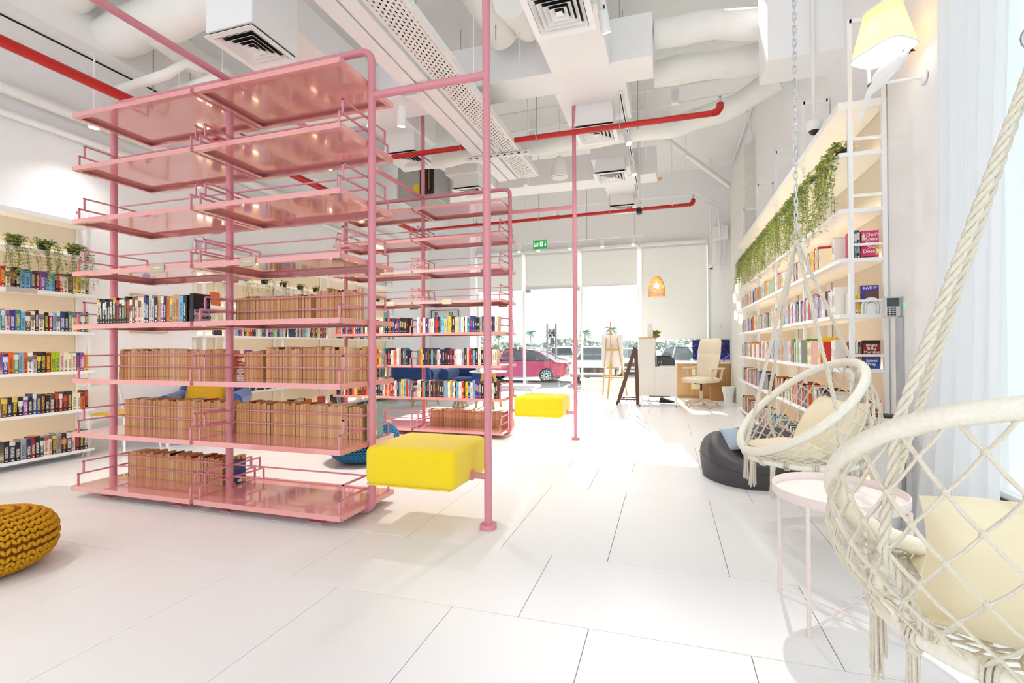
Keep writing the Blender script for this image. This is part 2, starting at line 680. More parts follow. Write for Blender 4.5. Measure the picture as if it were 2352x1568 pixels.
BL = ((GX[0] + .03, GX[1] - .03, 2.62, 'leftmost white roller blind half lowered over the entrance glazing'),
      (GX[1] + .03, GX[2] - .03, 2.63, 'white roller blind half lowered above the glass entrance door'),
      (GX[2] + .03, GX[3] - .03, 2.645, 'white roller blind half lowered behind the painting easel'),
      (GX[3] + .03, GX[4] - .02, 1.31, 'long white roller blind lowered almost to the counter behind the pendant lamp'))
for x0, x1, zb, lab in BL:
    t = thing('roller_blind', lab, 'blind', ((x0 + x1) / 2, 11.5, 3.58), group='roller blinds on the entrance front')
    hw = (x1 - x0) / 2
    MB().box(-hw, hw, -.03, .045, -.02, .06, b=.012).build('cassette', M_WHITE, t)
    MB().box(-hw + .02, hw - .02, .0, .0025, zb - 3.58, -.01).build('fabric', M_BLIND, t)
    MB().cyl((-hw + .02, .001, zb - 3.58), (hw - .02, .001, zb - 3.58), .011, 8).build('bottom_bar', M_WHITE, t, 40)
    MB().cyl((hw - .012, -.02, -.05), (hw - .012, -.02, -2.0), .0022, 5).build('bead_chain', M_WHITE, t)

# side window on the right with sheer curtain
wr = MB()
for z0, z1 in ((.33, .40), (4.12, 4.2)):
    wr.box(1.6, 1.66, -3.4, 2.98, z0, z1)
for y in (-3.4, -1.3, .6, 2.92):
    wr.box(1.6, 1.66, y, y + .06, .4, 4.12)
wr = struct(wr.build('window_5', M_ALU))
MB().box(1.59, 1.6, -3.38, 2.96, .352, .372).build('gasket', M_BLACK, wr)
MB().box(1.627, 1.635, -3.38, 2.96, .36, 4.16).build('pane', M_GLASS, wr)
struct(MB().box(1.46, 1.6, -3.5, 2.99, .33, .352).build('trim_7', M_WSAT))


def curtain(u, v):
    z = 4.12 * (1 - v)
    fl = max(0, (v - .55) / .45)
    y = 2.96 - u * (.66 - .2 * v - .06 * math.sin(v * 3)) + (.27 * fl ** 1.5) * (1 - u)
    x = 1.405 + .030 * math.sin(u * 30 + 1.2 * math.sin(v * 2)) + .012 * math.sin(u * 71 + 2 * v) - .03 * fl * (1 - u)
    return (x, y, max(z, .004))


b = MB().grid(curtain, 90, 24)
cu = tag(b.build('sheer_curtain', M_SHEER, None, 180), 'gathered sheer white curtain hanging beside the right-hand window', 'curtain')
tag(MB().cyl((1.41, -3.4, 4.14), (1.41, 3.05, 4.14), .012, 10).build('curtain_rail', M_WHITE), 'white curtain rail along the top of the right-hand window', 'curtain rail')

# ------------------------------------------------------------------ outside
gz = -.42
k = N('pale_paved_yard')
tc = k.n('ShaderNodeTexCoord')
nz = k.n('ShaderNodeTexNoise')
nz.inputs['Scale'].default_value = .8
nz.inputs['Detail'].default_value = 6
k.l(tc.outputs['Object'], nz.inputs['Vector'])
k.l(k.mix(nz.outputs[0], lin('6f6d6b'), lin('918e8a')), k.b.inputs['Base Color'])
k.b.inputs['Roughness'].default_value = .9
struct(MB().box(-60, 60, YB + .16, 29, gz - .2, gz).build('ground_parking', k.m))
k = N('sandy_field')
tc = k.n('ShaderNodeTexCoord')
nz = k.n('ShaderNodeTexNoise')
nz.inputs['Scale'].default_value = .25
nz.inputs['Detail'].default_value = 8
k.l(tc.outputs['Object'], nz.inputs['Vector'])
k.l(k.mix(nz.outputs[0], lin('a3aaa4'), lin('c2bcae')), k.b.inputs['Base Color'])
k.b.inputs['Roughness'].default_value = .95
struct(MB().box(-220, 220, 29, 220, gz - .3, gz - .05).build('ground_field', k.m))
struct(MB().box(2.2, 60, -40, YB, gz - .2, gz).build('ground_side', mat('grey_blue_paving', '7e8a92', .8, noise=.15, nscale=3)))
tag(MB().box(-30, 30, 14.6, 14.75, gz, gz + .12).build('kerb', mat('concrete_kerb', 'cfccc6', .9)), 'low concrete kerb between the entrance and the parked cars', 'kerb')

M_TYRE = mat('tyre_rubber', '1b1b1c', .8)
M_RIM = mat('alloy_rim', 'd4d6d9', .3, metal=.7)
M_CGLASS = mat('tinted_car_glass', '2c3b42', .06, spec=.8)
M_TAIL = mat('red_tail_lamp', 'b01818', .2)
M_HEAD = mat('head_lamp', 'e4e8ec', .1)


def car(label, loc, rz, col, kind='sedan', L=4.5, Wd=1.78):
    t = thing('car', label, 'car', loc, rz)
    pm = mat('car_paint_' + col, col, .22, coat=.8, noise=0)
    if kind == 'sedan':
        low = [(-2.25, .35), (-2.27, .62), (-2.2, .86), (-1.55, .93), (-.8, .98), (1.1, .95), (1.9, .84), (2.2, .66), (2.25, .38), (2.1, .26), (-2.1, .26)]
        cab = [(-1.75, .93), (-1.0, 1.36), (-.3, 1.44), (.35, 1.38), (1.25, .95)]
    else:
        low = [(-2.25, .36), (-2.28, .7), (-2.2, .95), (-1.2, .98), (1.0, .98), (1.95, .9), (2.2, .74), (2.26, .42), (2.1, .28), (-2.1, .28)]
        cab = [(-2.15, .95), (-1.9, 1.46), (-1.0, 1.54), (.1, 1.5), (1.05, .98)]
    s_ = L / 4.5
    w2 = Wd / 2
    b = MB()
    # body with a slightly tucked lower edge
    n = len(low)
    ring = []
    for yy, k_ in ((-w2 * .96, .97), (-w2, 1), (w2, 1), (w2 * .96, .97)):
        ring.append([(x * s_ * k_, yy, z) for x, z in low])
    pts = [p for r_ in ring for p in r_]
    fs = [tuple(range(n)), tuple(range(3 * n, 4 * n))[::-1]]
    for i in range(3):
        for j in range(n):
            q = (j + 1) % n
            fs.append((i * n + q, i * n + j, (i + 1) * n + j, (i + 1) * n + q))
    b.add(pts, fs)
    body = b.build('body', pm, t, 50)
    # cabin: inset glass house and roof skin
    n = len(cab)
    b = MB()
    r0 = [(x * s_, -w2 * (.97 if z < 1.1 else .8), z) for x, z in cab]
    r1 = [(x * s_, w2 * (.97 if z < 1.1 else .8), z) for x, z in cab]
    b.add(r0 + r1, [tuple(range(n)), tuple(range(n, 2 * n))[::-1]] + [(j + 1, j, n + j, n + j + 1) for j in range(n - 1)])
    b.build('window_glass', M_CGLASS, t)
    b = MB()
    ro = [(x * s_, z + .012) for x, z in cab[1:-1]]
    for j in range(len(ro) - 1):
        (xa, za), (xb, zb_) = ro[j], ro[j + 1]
        b.prism([(xa, -w2 * .81, za), (xb, -w2 * .81, zb_), (xb, w2 * .81, zb_), (xa, w2 * .81, za)], (0, 0, .02))
    for s2 in (-1, 1):
        for j in range(n - 1):
            if j in (0, n - 2):
                (xa, za), (xb, zb_) = cab[j], cab[j + 1]
                b.bar((xa * s_, s2 * w2 * (.97 if za < 1.1 else .8), za), (xb * s_, s2 * w2 * (.97 if zb_ < 1.1 else .8), zb_), .06)
        xm = cab[2][0] * s_
        b.bar((xm, s2 * w2 * .975, low[4][1]), (xm, s2 * w2 * .8, cab[2][1]), .07, .05)
    b.build('roof', pm, t, 40)
    for sx in (-1.38, 1.36):
        for s2 in (-1, 1):
            w_ = MB()
            y0 = s2 * (w2 - .02)
            M_ = Matrix.Translation((sx * s_, y0 - s2 * .1, .32)) @ rotm('X', PI / 2)
            w_.T = M_
            w_.lathe([(.2, -.11), (.3, -.11), (.325, -.08), (.325, .08), (.3, .11), (.2, .11)], 28)
            wh = w_.build('wheel', M_TYRE, t, 40)
            r_ = MB()
            r_.T = M_
            r_.lathe([(.215, -.114), (.2, -.116), (.2, -.1), (.2, .1), (.2, .116), (.215, .114)], 24, caps=False)
            for a in range(10):
                A = a * 2 * PI / 10
                for zz in (-.118, .118):
                    r_.bar((.05 * math.cos(A), .05 * math.sin(A), zz), (.205 * math.cos(A), .205 * math.sin(A), zz), .035, .012)
            r_.build('rim', M_RIM, wh)
    for s2 in (-1, 1):
        MB().box(-2.29 * s_, -2.13 * s_, s2 * w2 * .72 - .16, s2 * w2 * .72 + .16, .68, .84, b=.02).build('tail_lamp', M_TAIL, t)
        MB().box(2.08 * s_, 2.25 * s_, s2 * w2 * .72 - .16, s2 * w2 * .72 + .16, .66, .8, b=.02).build('head_lamp', M_HEAD, t)
        MB().blob((.75 * s_, s2 * (w2 + .08), 1.0), (.07, .1, .07), 10, 6).build('wing_mirror', pm, t, 60)
    MB().box(2.2 * s_, 2.262 * s_, -.5, .5, .48, .68, b=.01).build('grille', M_BLACK, t)
    for s2 in (-1, 1):
        for xx in (.15, -.75):
            MB().box((xx - .07), (xx + .07), s2 * w2 - .004, s2 * w2 + .018, .78, .805).build('door_handle', pm, t)
    MB().box(-2.3 * s_, -2.27 * s_, -.26, .26, .5, .61).build('number_plate', M_SIGNW, t)
    return t


car('magenta-red sedan parked side-on outside the glass entrance', (-6.45, 20.3, gz), PI, 'b81e4e')
car('white sport utility vehicle seen head-on behind the easel window', (-3.0, 21.3, gz), -PI / 2, 'e3e5e6', 'suv', 4.6, 1.85)
car('white car parked behind the red sedan', (-7.6, 27.0, gz), 0, 'e6e8ea', 'suv', 4.4)
car('silver-white vehicle at the far left edge of the entrance glazing', (-12.6, 25.5, gz), -PI / 2, 'd9dde0', 'suv', 4.4)
car('white van-like vehicle seen from behind beside the pink pole', (-7.2, 34.0, gz), PI / 2, 'd8dad6', 'suv', 4.4)
car('silver estate car visible above the wooden counter', (1.5, 20.9, gz), -PI / 2 + .5, 'd3d7da', 'suv', 4.6, 1.85)
car('pale car low behind the easel legs', (-2.2, 27.5, gz), -PI / 2, 'c6ccd0', 'sedan', 4.5)

M_PTRUNK = mat('hazed_palm_trunk', 'b4b0a8', .9)  # trunk colour washed out to imitate distance haze
M_PLEAF = mat('hazed_palm_frond', 'a6b8ac', .7)  # frond green paled too, the haze is in the colour


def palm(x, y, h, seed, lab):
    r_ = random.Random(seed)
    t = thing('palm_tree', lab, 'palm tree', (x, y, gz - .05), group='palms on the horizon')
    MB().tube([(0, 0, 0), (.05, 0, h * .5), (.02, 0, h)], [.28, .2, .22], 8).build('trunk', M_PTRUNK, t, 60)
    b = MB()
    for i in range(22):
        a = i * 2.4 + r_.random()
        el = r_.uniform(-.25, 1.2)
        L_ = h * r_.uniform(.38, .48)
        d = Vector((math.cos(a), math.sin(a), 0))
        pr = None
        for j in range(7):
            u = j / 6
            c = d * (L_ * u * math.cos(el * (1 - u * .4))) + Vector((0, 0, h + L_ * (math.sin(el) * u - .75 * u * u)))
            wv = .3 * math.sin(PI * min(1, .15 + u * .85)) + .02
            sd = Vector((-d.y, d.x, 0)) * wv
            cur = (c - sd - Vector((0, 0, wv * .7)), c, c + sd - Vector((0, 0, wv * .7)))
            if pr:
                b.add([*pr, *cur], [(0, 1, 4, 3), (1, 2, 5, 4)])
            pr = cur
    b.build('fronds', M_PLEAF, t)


for i, (x, h, lab) in enumerate(((-53, 5.2, 'palm at far left beyond the red car'), (-44.5, 4.6, 'second palm from the left on the horizon'),
                                 (-36.5, 5.6, 'palm rising above the red car boot'), (-28.5, 5.2, 'palm right of the door handles'),
                                 (-20.5, 5.6, 'palm just behind the pink pole and mullion'), (-14.2, 6.2, 'tall palm left of the easel'),
                                 (-4.6, 6.0, 'tall palm between easel and reception counter'), (-49, 4.2, 'short palm beside the far left palm'))):
    palm(x, 115 + (i % 3) * 4, h, i, lab + ', seen through the glazing')
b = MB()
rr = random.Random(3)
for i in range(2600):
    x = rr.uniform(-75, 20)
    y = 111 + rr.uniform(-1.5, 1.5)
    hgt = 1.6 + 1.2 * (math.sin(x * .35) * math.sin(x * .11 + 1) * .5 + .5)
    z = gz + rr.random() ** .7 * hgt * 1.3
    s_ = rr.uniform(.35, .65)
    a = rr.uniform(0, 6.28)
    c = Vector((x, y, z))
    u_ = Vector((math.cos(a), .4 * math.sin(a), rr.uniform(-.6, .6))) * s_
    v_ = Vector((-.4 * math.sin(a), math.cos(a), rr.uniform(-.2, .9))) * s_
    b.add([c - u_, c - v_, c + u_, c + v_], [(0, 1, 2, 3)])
tag(b.build('hedge', mat('hazed_hedge_leaves', 'a9b8ac', .8, noise=.12, nscale=.6)), 'long low green hedge along the horizon below the palms', 'hedge', kind='stuff')  # leaf colour lightened to put the distance haze into it

# ------------------------------------------------------------------ ceiling services
M_DUCT = mat('white_sheet_duct', 'fafafa', .5, noise=.02)
M_WRAP = mat('wrapped_canvas_duct', 'f9f8f3', .75, noise=.04, nscale=4, bump=.25, bscale=7)
M_LAMP = mat('lit_lamp_lens', 'ffffff', .5, noise=0, emit=14, ecol='fff4e2')


def air_duct(name, label, boxes, loc=(0, 0, 0)):
    t = thing(name, label, 'air duct', loc)
    for pn, (x0, x1, y0, y1, z0, z1) in boxes:
        MB().box(x0, x1, y0, y1, z0, z1, b=.006).build(pn, M_DUCT, t)
    return t


def neck(t, x, y, z0, z1, s0=.2, s1=.2, sk=(0, 0)):
    b = MB()
    q = [(x - s0, y - s0, z0), (x + s0, y - s0, z0), (x + s0, y + s0, z0), (x - s0, y + s0, z0)]
    p = [(x - s1 + sk[0], y - s1 + sk[1], z1), (x + s1 + sk[0], y - s1 + sk[1], z1), (x + s1 + sk[0], y + s1 + sk[1], z1), (x - s1 + sk[0], y + s1 + sk[1], z1)]
    b.add(q + p, [(3, 2, 1, 0), (4, 5, 6, 7), (0, 1, 5, 4), (1, 2, 6, 5), (2, 3, 7, 6), (3, 0, 4, 7)])
    return b.build('diffuser_neck', M_DUCT, t)


# main box duct across the room with its two branches
d1 = air_duct('air_duct', 'large white box duct crossing the ceiling above the tall pink pole',
              [('trunk', (-5.2, -.12, 4.84, 5.26, 4.1, 4.56)), ('branch', (-.62 - .55, -.62 + .07, 3.9, 4.84, 4.06, 4.3)),
               ('branch', (-1.25, -.42, 5.26, 6.1, 4.1, 4.5)), ('branch', (-3.85, -3.25, 5.26, 6.1, 4.1, 4.5))])
neck(d1, -.84, 5.81, 3.84, 4.1, .24, .22)
neck(d1, -3.53, 5.82, 3.84, 4.1, .24, .22)
neck(d1, -.81, 3.6, 3.84, 4.2, .24, .2, (0, .22))
d2 = air_duct('air_duct', 'white box duct at the back crossing above the far pink shelf',
              [('trunk', (-5.2, -.15, 8.1, 8.55, 4.08, 4.55)), ('branch', (-1.15, -.55, 7.3, 8.1, 4.1, 4.4)), ('branch', (-1.1, -.55, 8.55, 9.6, 4.1, 4.4)),
               ('branch', (-3.65, -3.05, 7.2, 8.1, 4.1, 4.4))])
neck(d2, -.845, 7.5, 3.89, 4.1, .24, .22)
neck(d2, -.825, 9.3, 3.89, 4.1, .24, .22)
neck(d2, -3.3, 7.5, 3.89, 4.1, .24, .22)
d3 = air_duct('air_duct', 'tall white box plenum above the near left ceiling diffuser',
              [('trunk', (-3.78, -3.28, 3.0, 3.5, 3.84, 4.5)), ('branch', (-3.7, -3.36, 3.5, 4.84, 4.15, 4.5))])


def diffuser(x, y, z, label, s_=.26):
    t = thing('ceiling_diffuser', label, 'air vent', (x, y, z), group='square ceiling diffusers')
    MB().box(-s_ + .03, s_ - .03, -s_ + .03, s_ - .03, .035, .04).build('void_shade', M_DARK, t)  # dark sheet painting the shade of the void behind the louvres
    def ring(ro, ri, zo, zi, th=.006):
        b = MB()
        for a in range(4):
            M_ = rotm('Z', a * PI / 2)
            p = [M_ @ Vector(q) for q in ((-ro, -ro, zo), (ro, -ro, zo), (ri, -ri, zi), (-ri, -ri, zi))]
            e_ = Vector((0, 0, th))
            b.prism(p, e_)
        return b
    ring(s_, s_ * .8, 0, .004).build('frame', M_WHITE, t)
    for i, f_ in enumerate((.78, .6, .43, .27)):
        ring(s_ * f_, s_ * (f_ - .13), .0, .03, .004).build('louvre', M_WHITE, t)
    MB().box(-s_ * .1, s_ * .1, -s_ * .1, s_ * .1, .004, .008).build('core', M_WHITE, t)


for x, y, z, lab in ((-.84, 5.81, 3.8, 'square ceiling diffuser beside the top of the far pink pole'), (-3.53, 3.25, 3.8, 'square ceiling diffuser above the nearest pink shelf'),
                     (-.845, 7.5, 3.85, 'third diffuser from camera in the right-hand row'), (-.825, 9.3, 3.85, 'smallest and farthest diffuser in the right-hand row'),
                     (-3.53, 5.82, 3.8, 'square diffuser seen between the near shelf post and cable tray'), (-.81, 3.6, 3.8, 'nearest diffuser at the top edge of the picture'),
                     (-3.3, 7.5, 3.85, 'diffuser seen above the top tube of the far pink shelf')):
    diffuser(x, y, z, lab)


def lumpy(path, r, n=18, seed=0, amp=.07):
    """canvas-wrapped round duct: slightly irregular tube"""
    r_ = random.Random(seed)
    P = []
    for a, b_ in zip(path[:-1], path[1:]):
        a, b_ = Vector(a), Vector(b_)
        m = max(2, int((b_ - a).length / .12))
        P += [a.lerp(b_, i / m) for i in range(m)]
    P.append(Vector(path[-1]))
    P = [p + Vector((0, 0, r * .08 * math.sin(i * .9 + seed))) for i, p in enumerate(P)]
    R = [r * (1 + amp * math.sin(i * 1.3 + seed) * r_.uniform(.3, 1)) for i in range(len(P))]
    return MB().tube(P, R, n)


for nm, lab, pa, r_, sd in (
        ('round_duct', 'canvas-wrapped round duct at the upper left above the pink tie tube', [(-5.95, 3.3, 4.42), (-5.7, 3.42, 4.42), (-3.9, 3.3, 4.42)], .2, 1),
        ('round_duct', 'wrapped round duct branching down towards the small lagged pipes', [(-5.0, 3.42, 4.38), (-5.05, 4.0, 4.36), (-5.1, 4.8, 4.36)], .15, 2),
        ('round_duct', 'thick wrapped duct cut by the top left corner of the picture', [(-6.1, 2.95, 4.62), (-5.5, 3.0, 4.66), (-4.7, 2.6, 4.66)], .24, 3),
        ('round_duct', 'upper wrapped duct running from box duct to right wall', [(-.12, 5.12, 4.5), (.5, 5.16, 4.5), (1.46, 5.3, 4.46)], .14, 4),
        ('round_duct', 'lower wrapped duct running from box duct to right wall', [(-.12, 5.62, 4.36), (.4, 5.62, 4.34), (1.1, 5.7, 4.4), (1.46, 5.7, 4.44)], .15, 5),
        ('round_duct', 'long sagging wrapped duct behind the upper red pipe', [(-4.2, 6.75, 4.2), (-2.2, 6.75, 4.2), (-.4, 6.7, 4.2), (.2, 6.62, 4.16), (.9, 6.4, 4.24), (1.34, 6.22, 4.4)], .14, 6),
        ('round_duct', 'wrapped duct end hanging under the nearest right-hand diffuser', [(-1.36, 4.6, 4.5), (-1.36, 4.3, 4.42), (-1.35, 3.95, 4.3)], .16, 8),
        ('round_duct', 'wrapped duct running towards the camera at upper centre', [(-1.66, 1.2, 4.5), (-1.68, 4.66, 4.5)], .17, 9)):
    tag(lumpy(pa, r_, 18, sd).build(nm, M_WRAP, None, 80), lab, 'round duct', 'canvas-wrapped round ducts')

for lab, pa, r_ in (('lagged white pipe with elbow left of the pink tie tube', [(-5.9, 3.6, 3.98), (-4.95, 3.52, 3.98), (-4.8, 3.6, 4.12), (-4.6, 4.4, 4.16)], .05),
                    ('second lagged white pipe just above the near shelf top', [(-5.9, 3.85, 3.98), (-4.4, 3.72, 4.0)], .045),
                    ('short lagged pipe stub beyond the red pipe at left', [(-6.1, 4.2, 3.98), (-5.5, 4.15, 3.98)], .06),
                    ('white drain pipe dropping behind the cable tray end', [(-2.3, 8.0, 5.2), (-2.35, 7.7, 3.95)], .05),
                    ('white horizontal pipe along the left wall above the shelves', [(XL + .09, 2.2, 3.62), (XL + .09, 9.6, 3.62)], .055),
                    ('lower white conduit along the left wall above the shelves', [(XL + .06, 2.2, 3.4), (XL + .06, 9.6, 3.4)], .035)):
    tag(MB().tube(pa, r_, 12).build('white_pipe', M_WRAP, None, 60), lab, 'pipe', 'white ceiling pipes')
struct(MB().box(XL, XL + .55, YF, 11.1, 4.2, ZC).build('trim_8', M_CEIL))
tag(MB().box(XL + .3, XL + .31, YF, 5.6, 4.185, 4.2).build('shadow_gap', M_DARK), 'thin black line along the soffit over the left wall', 'trim')

# red sprinkler pipes
def red_pipe(label, pts, heads=(), elbow=None, r=.033):
    t = thing('sprinkler_pipe', label, 'pipe', pts[0], group='red sprinkler pipes')
    o = Vector(pts[0])
    P = [Vector(p) - o for p in pts]
    MB().tube(P, r, 14).build('pipe', M_RED, t, 60)
    if elbow:
        e = Vector(elbow) - o
        MB().tube([e, e + Vector((.05, 0, .012)), e + Vector((.075, 0, .05)), e + Vector((.08, 0, .1))], [r * 1.15, r * 1.25, r * 1.25, r * 1.15], 14).build('elbow', M_RED, t, 60)
        heads = list(heads) + [tuple(e + o + Vector((.08, 0, .07)))]
    for h in heads:
        h = Vector(h) - o
        b = MB().cyl(h + Vector((0, 0, .02)), h + Vector((0, 0, .06)), .014, 10)
        b.cyl(h + Vector((0, 0, .06)), h + Vector((0, 0, .1)), .006, 8).cyl(h + Vector((0, 0, .1)), h + Vector((0, 0, .106)), .022, 12)
        b.build('sprinkler_head', M_CHROME, t, 40)
        MB().cyl(h - Vector((.05, 0, 0)), h + Vector((.05, 0, 0)), r * 1.2, 12).build('tee_fitting', M_RED, t, 40) if not elbow or (h - P[1]).length > .3 else None
    for i in range(1, 4):
        c = P[0].lerp(P[1], i / 4)
        b = MB().tube([c + Vector((math.cos(a) * 0, math.cos(a) * r * 1.25, math.sin(a) * r * 1.25)) if abs(P[1].x) > abs(P[1].y) else c + Vector((math.cos(a) * r * 1.25, 0, math.sin(a) * r * 1.25)) for a in [j * PI / 6 for j in range(13)]], .007, 6, closed=False)
        b.cyl(c + Vector((0, 0, r)), (c.x, c.y, ZC - o.z), .005, 6)
        b.build('hanger', M_CHROME, t)
    return t


red_pipe('thick red sprinkler pipe running along the left side of the ceiling', [(-5.39, -1.0, 3.75), (-5.42, 9.2, 3.75)], r=.05)
red_pipe('red sprinkler pipe crossing above the far pink pole, elbow at right end', [(-3.6, 5.53, 3.75), (.512, 5.526, 3.75)], elbow=(.512, 5.526, 3.75))
red_pipe('farthest thin red sprinkler pipe near the entrance wall, elbow at right end', [(-5.42, 9.2, 3.75), (.404, 8.98, 3.75)], heads=[(-3.9, 9.13, 3.75), (-2.1, 9.07, 3.75)], elbow=(.404, 8.98, 3.75))

# perforated cable tray and closed trunking
k = N('perforated_tray')
tc = k.n('ShaderNodeTexCoord')
sp = k.n('ShaderNodeSeparateXYZ')
k.l(tc.outputs['Object'], sp.inputs[0])
row = k.val('FLOOR', k.val('MULTIPLY', sp.outputs[0], 30))
u = k.val('ABSOLUTE', k.val('SUBTRACT', k.val('FRACT', k.val('MULTIPLY', sp.outputs[0], 30)), .5))
v = k.val('ABSOLUTE', k.val('SUBTRACT', k.val('FRACT', k.val('ADD', k.val('MULTIPLY', sp.outputs[1], 18), k.val('MULTIPLY', k.val('MODULO', row, 2), .5))), .5))
inr = k.val('LESS_THAN', k.val('ABSOLUTE', sp.outputs[0]), .138)
hole = k.val('MULTIPLY', k.val('MULTIPLY', k.val('LESS_THAN', u, .2), k.val('LESS_THAN', v, .24)), inr)
trn = k.n('ShaderNodeBsdfTransparent')
ms = k.n('ShaderNodeMixShader')
k.b.inputs['Base Color'].default_value = (*lin('f0eeea'), 1)
k.l(hole, ms.inputs[0])
k.l(k.b.outputs[0], ms.inputs[1])
k.l(trn.outputs[0], ms.inputs[2])
k.l(ms.outputs[0], k.out.inputs[0])
t = thing('cable_tray', 'perforated white cable tray running towards the entrance', 'cable tray', (-1.99, 4.0, 3.7))
MB().box(-.155, .155, -4.5, 2.68, 0, .0025).build('perforated_sheet', k.m, t)
MB().box(-.13, .05, -4.5, 2.6, .025, .055).build('dark_cables', mat('dark_cables', '4a463f', .7), t)
b = MB()
for s_ in (-1, 1):
    b.box(s_ * .156 - .0015, s_ * .156 + .0015, -4.5, 2.68, 0, .07)
b.build('side_flange', M_WHITE, t)
t = thing('cable_trunking', 'smooth white trunking beside the perforated cable tray', 'cable trunking', (-2.32, 4.0, 3.7))
for x0, x1, z in ((-.17, -.02, 0), (-.008, .125, .01)):
    MB().box(x0, x1, -4.5, 2.72, z, z + .08, b=.004).build('channel', M_WHITE, t)
for i, y in enumerate((1.4, 4.0, 5.75)):
    t = thing('strut_channel', ['slotted strut under the cable tray at the top edge', 'slotted strut under the cable tray above the near pink post', 'slotted strut under the far end of the cable tray'][i], 'bracket', (-2.15, y, 3.655), group='slotted cable tray struts')
    MB().box(-.45, .45, -.02, .02, 0, .04).build('channel', M_WHITE, t)
    for j in range(9):
        MB().box(-.4 + j * .098, -.365 + j * .098, -.0215, -.02, .012, .026).build('slot', M_DARK, t)
    for x in (-.42, .42):
        MB().cyl((x, 0, .03), (x, 0, ZC - 3.655), .005, 6).build('rod', M_WHITE, t)

# hanging rods and thin conduits in the ceiling void
rr = random.Random(5)
for i, (x, y, z0) in enumerate(((-5.3, 3.62, 3.9), (-5.1, 3.75, 4.0), (-4.55, 3.8, 4.1), (-1.62, 4.3, 4.2), (-1.4, 4.4, 4.0), (-1.25, 4.5, 4.2), (-.35, 6.2, 4.0), (-.28, 7.0, 3.9), (-2.85, 5.9, 3.9), (-2.6, 6.0, 3.9), (.1, 8.1, 3.5), (-1.9, 10.2, 3.5), (-1.7, 10.2, 3.5), (.35, 8.8, 4.4))):
    tag(MB().cyl((x, y, z0), (x, y, ZC), .006, 6).build('hanger_rod', M_CHROME if i % 3 == 0 else M_WHITE), 'thin vertical hanger rod in the ceiling void, %s from the left' % ordinal(i + 1), 'rod', 'ceiling hanger rods')
for i, (pa, r_) in enumerate((([(-3.0, 7.4, 4.75), (1.2, 7.1, 4.75)], .012), ([(-3.2, 6.4, 4.55), (.7, 6.4, 4.6), (1.3, 6.5, 4.8)], .012), ([(-2.6, 5.9, 4.5), (1.3, 5.95, 4.9)], .01),
                              ([(.1, 8.6, 5.1), (1.35, 8.6, 5.15), (1.42, 8.65, 4.8)], .016), ([(1.42, 5.0, 5.2), (1.42, 11.2, 5.2)], .02), ([(-.1, 8.7, 5.0), (1.3, 10.6, 4.55)], .05),
                              ([(.45, 10.4, 4.4), (1.1, 11.0, 4.2), (1.2, 11.45, 3.6), (1.2, 11.5, 2.9)], .015), ([(.5, 10.5, 4.5), (1.2, 11.1, 4.3), (1.27, 11.5, 3.6), (1.27, 11.52, 2.9)], .015),
                              ([(-2.95, 2.0, 4.9), (-2.95, 4.6, 4.9)], .03), ([(-4.2, 2.2, 4.9), (-4.2, 4.7, 4.9)], .012))):
    tag(MB().tube(pa, r_, 8).build('conduit', M_WSAT, None, 60), 'thin white conduit in the ceiling void, number %s towards the entrance' % ordinal(i + 1), 'conduit', 'thin ceiling conduits')
t = thing('junction_box', 'white electrical box with conduits high on the back wall', 'junction box', (1.2, 11.5, 3.75))
MB().box(-.16, .16, -.1, .08, -.16, .16, b=.01).build('case', M_WHITE, t)
for x in (-.1, 0, .1):
    MB().cyl((x, 0, -.16), (x, 0, -.75), .012, 8).build('conduit', M_WHITE, t)


def spot(x, y, z, label, aim=(0, 0, -1), energy=0, top=None, L_=.17, r=.042, col=(1, .985, .97)):
    t = thing('track_spotlight', label, 'spotlight', (x, y, z), group='white cylinder spotlights')
    a = Vector(aim).normalized()
    b = MB()
    b.T = a.to_track_quat('-Z', 'Y').to_matrix().to_4x4()
    b.lathe([(r * .7, .0), (r, -.01), (r, -L_), (r * .86, -L_), (r * .86, -L_ + .012)], 20)
    b.build('head', M_WHITE, t, 40)
    b = MB()
    b.T = a.to_track_quat('-Z', 'Y').to_matrix().to_4x4()
    b.lathe([(r * .85, -L_ + .012), (r * .85, -L_ + .006), (.001, -L_ + .006)], 20)
    b.build('lens', M_LAMP, t, 40)
    if top:
        MB().cyl((0, 0, 0), (0, 0, top - z), .009, 8).build('stem', M_WHITE, t)
        MB().box(-.02, .02, -.06, .06, top - z - .02, top - z + .012).build('adapter', M_WHITE, t)
    if energy:
        p = Vector((x, y, z)) + a * (L_ + .01)
        l = light('spot_beam', 'SPOT', p, energy, col, target=p + a, spot_size=1.9, spot_blend=.8, shadow_soft_size=.03)
        mw = l.matrix_basis.copy()
        l.parent = t
        l.location = a * (L_ + .01)
    return t


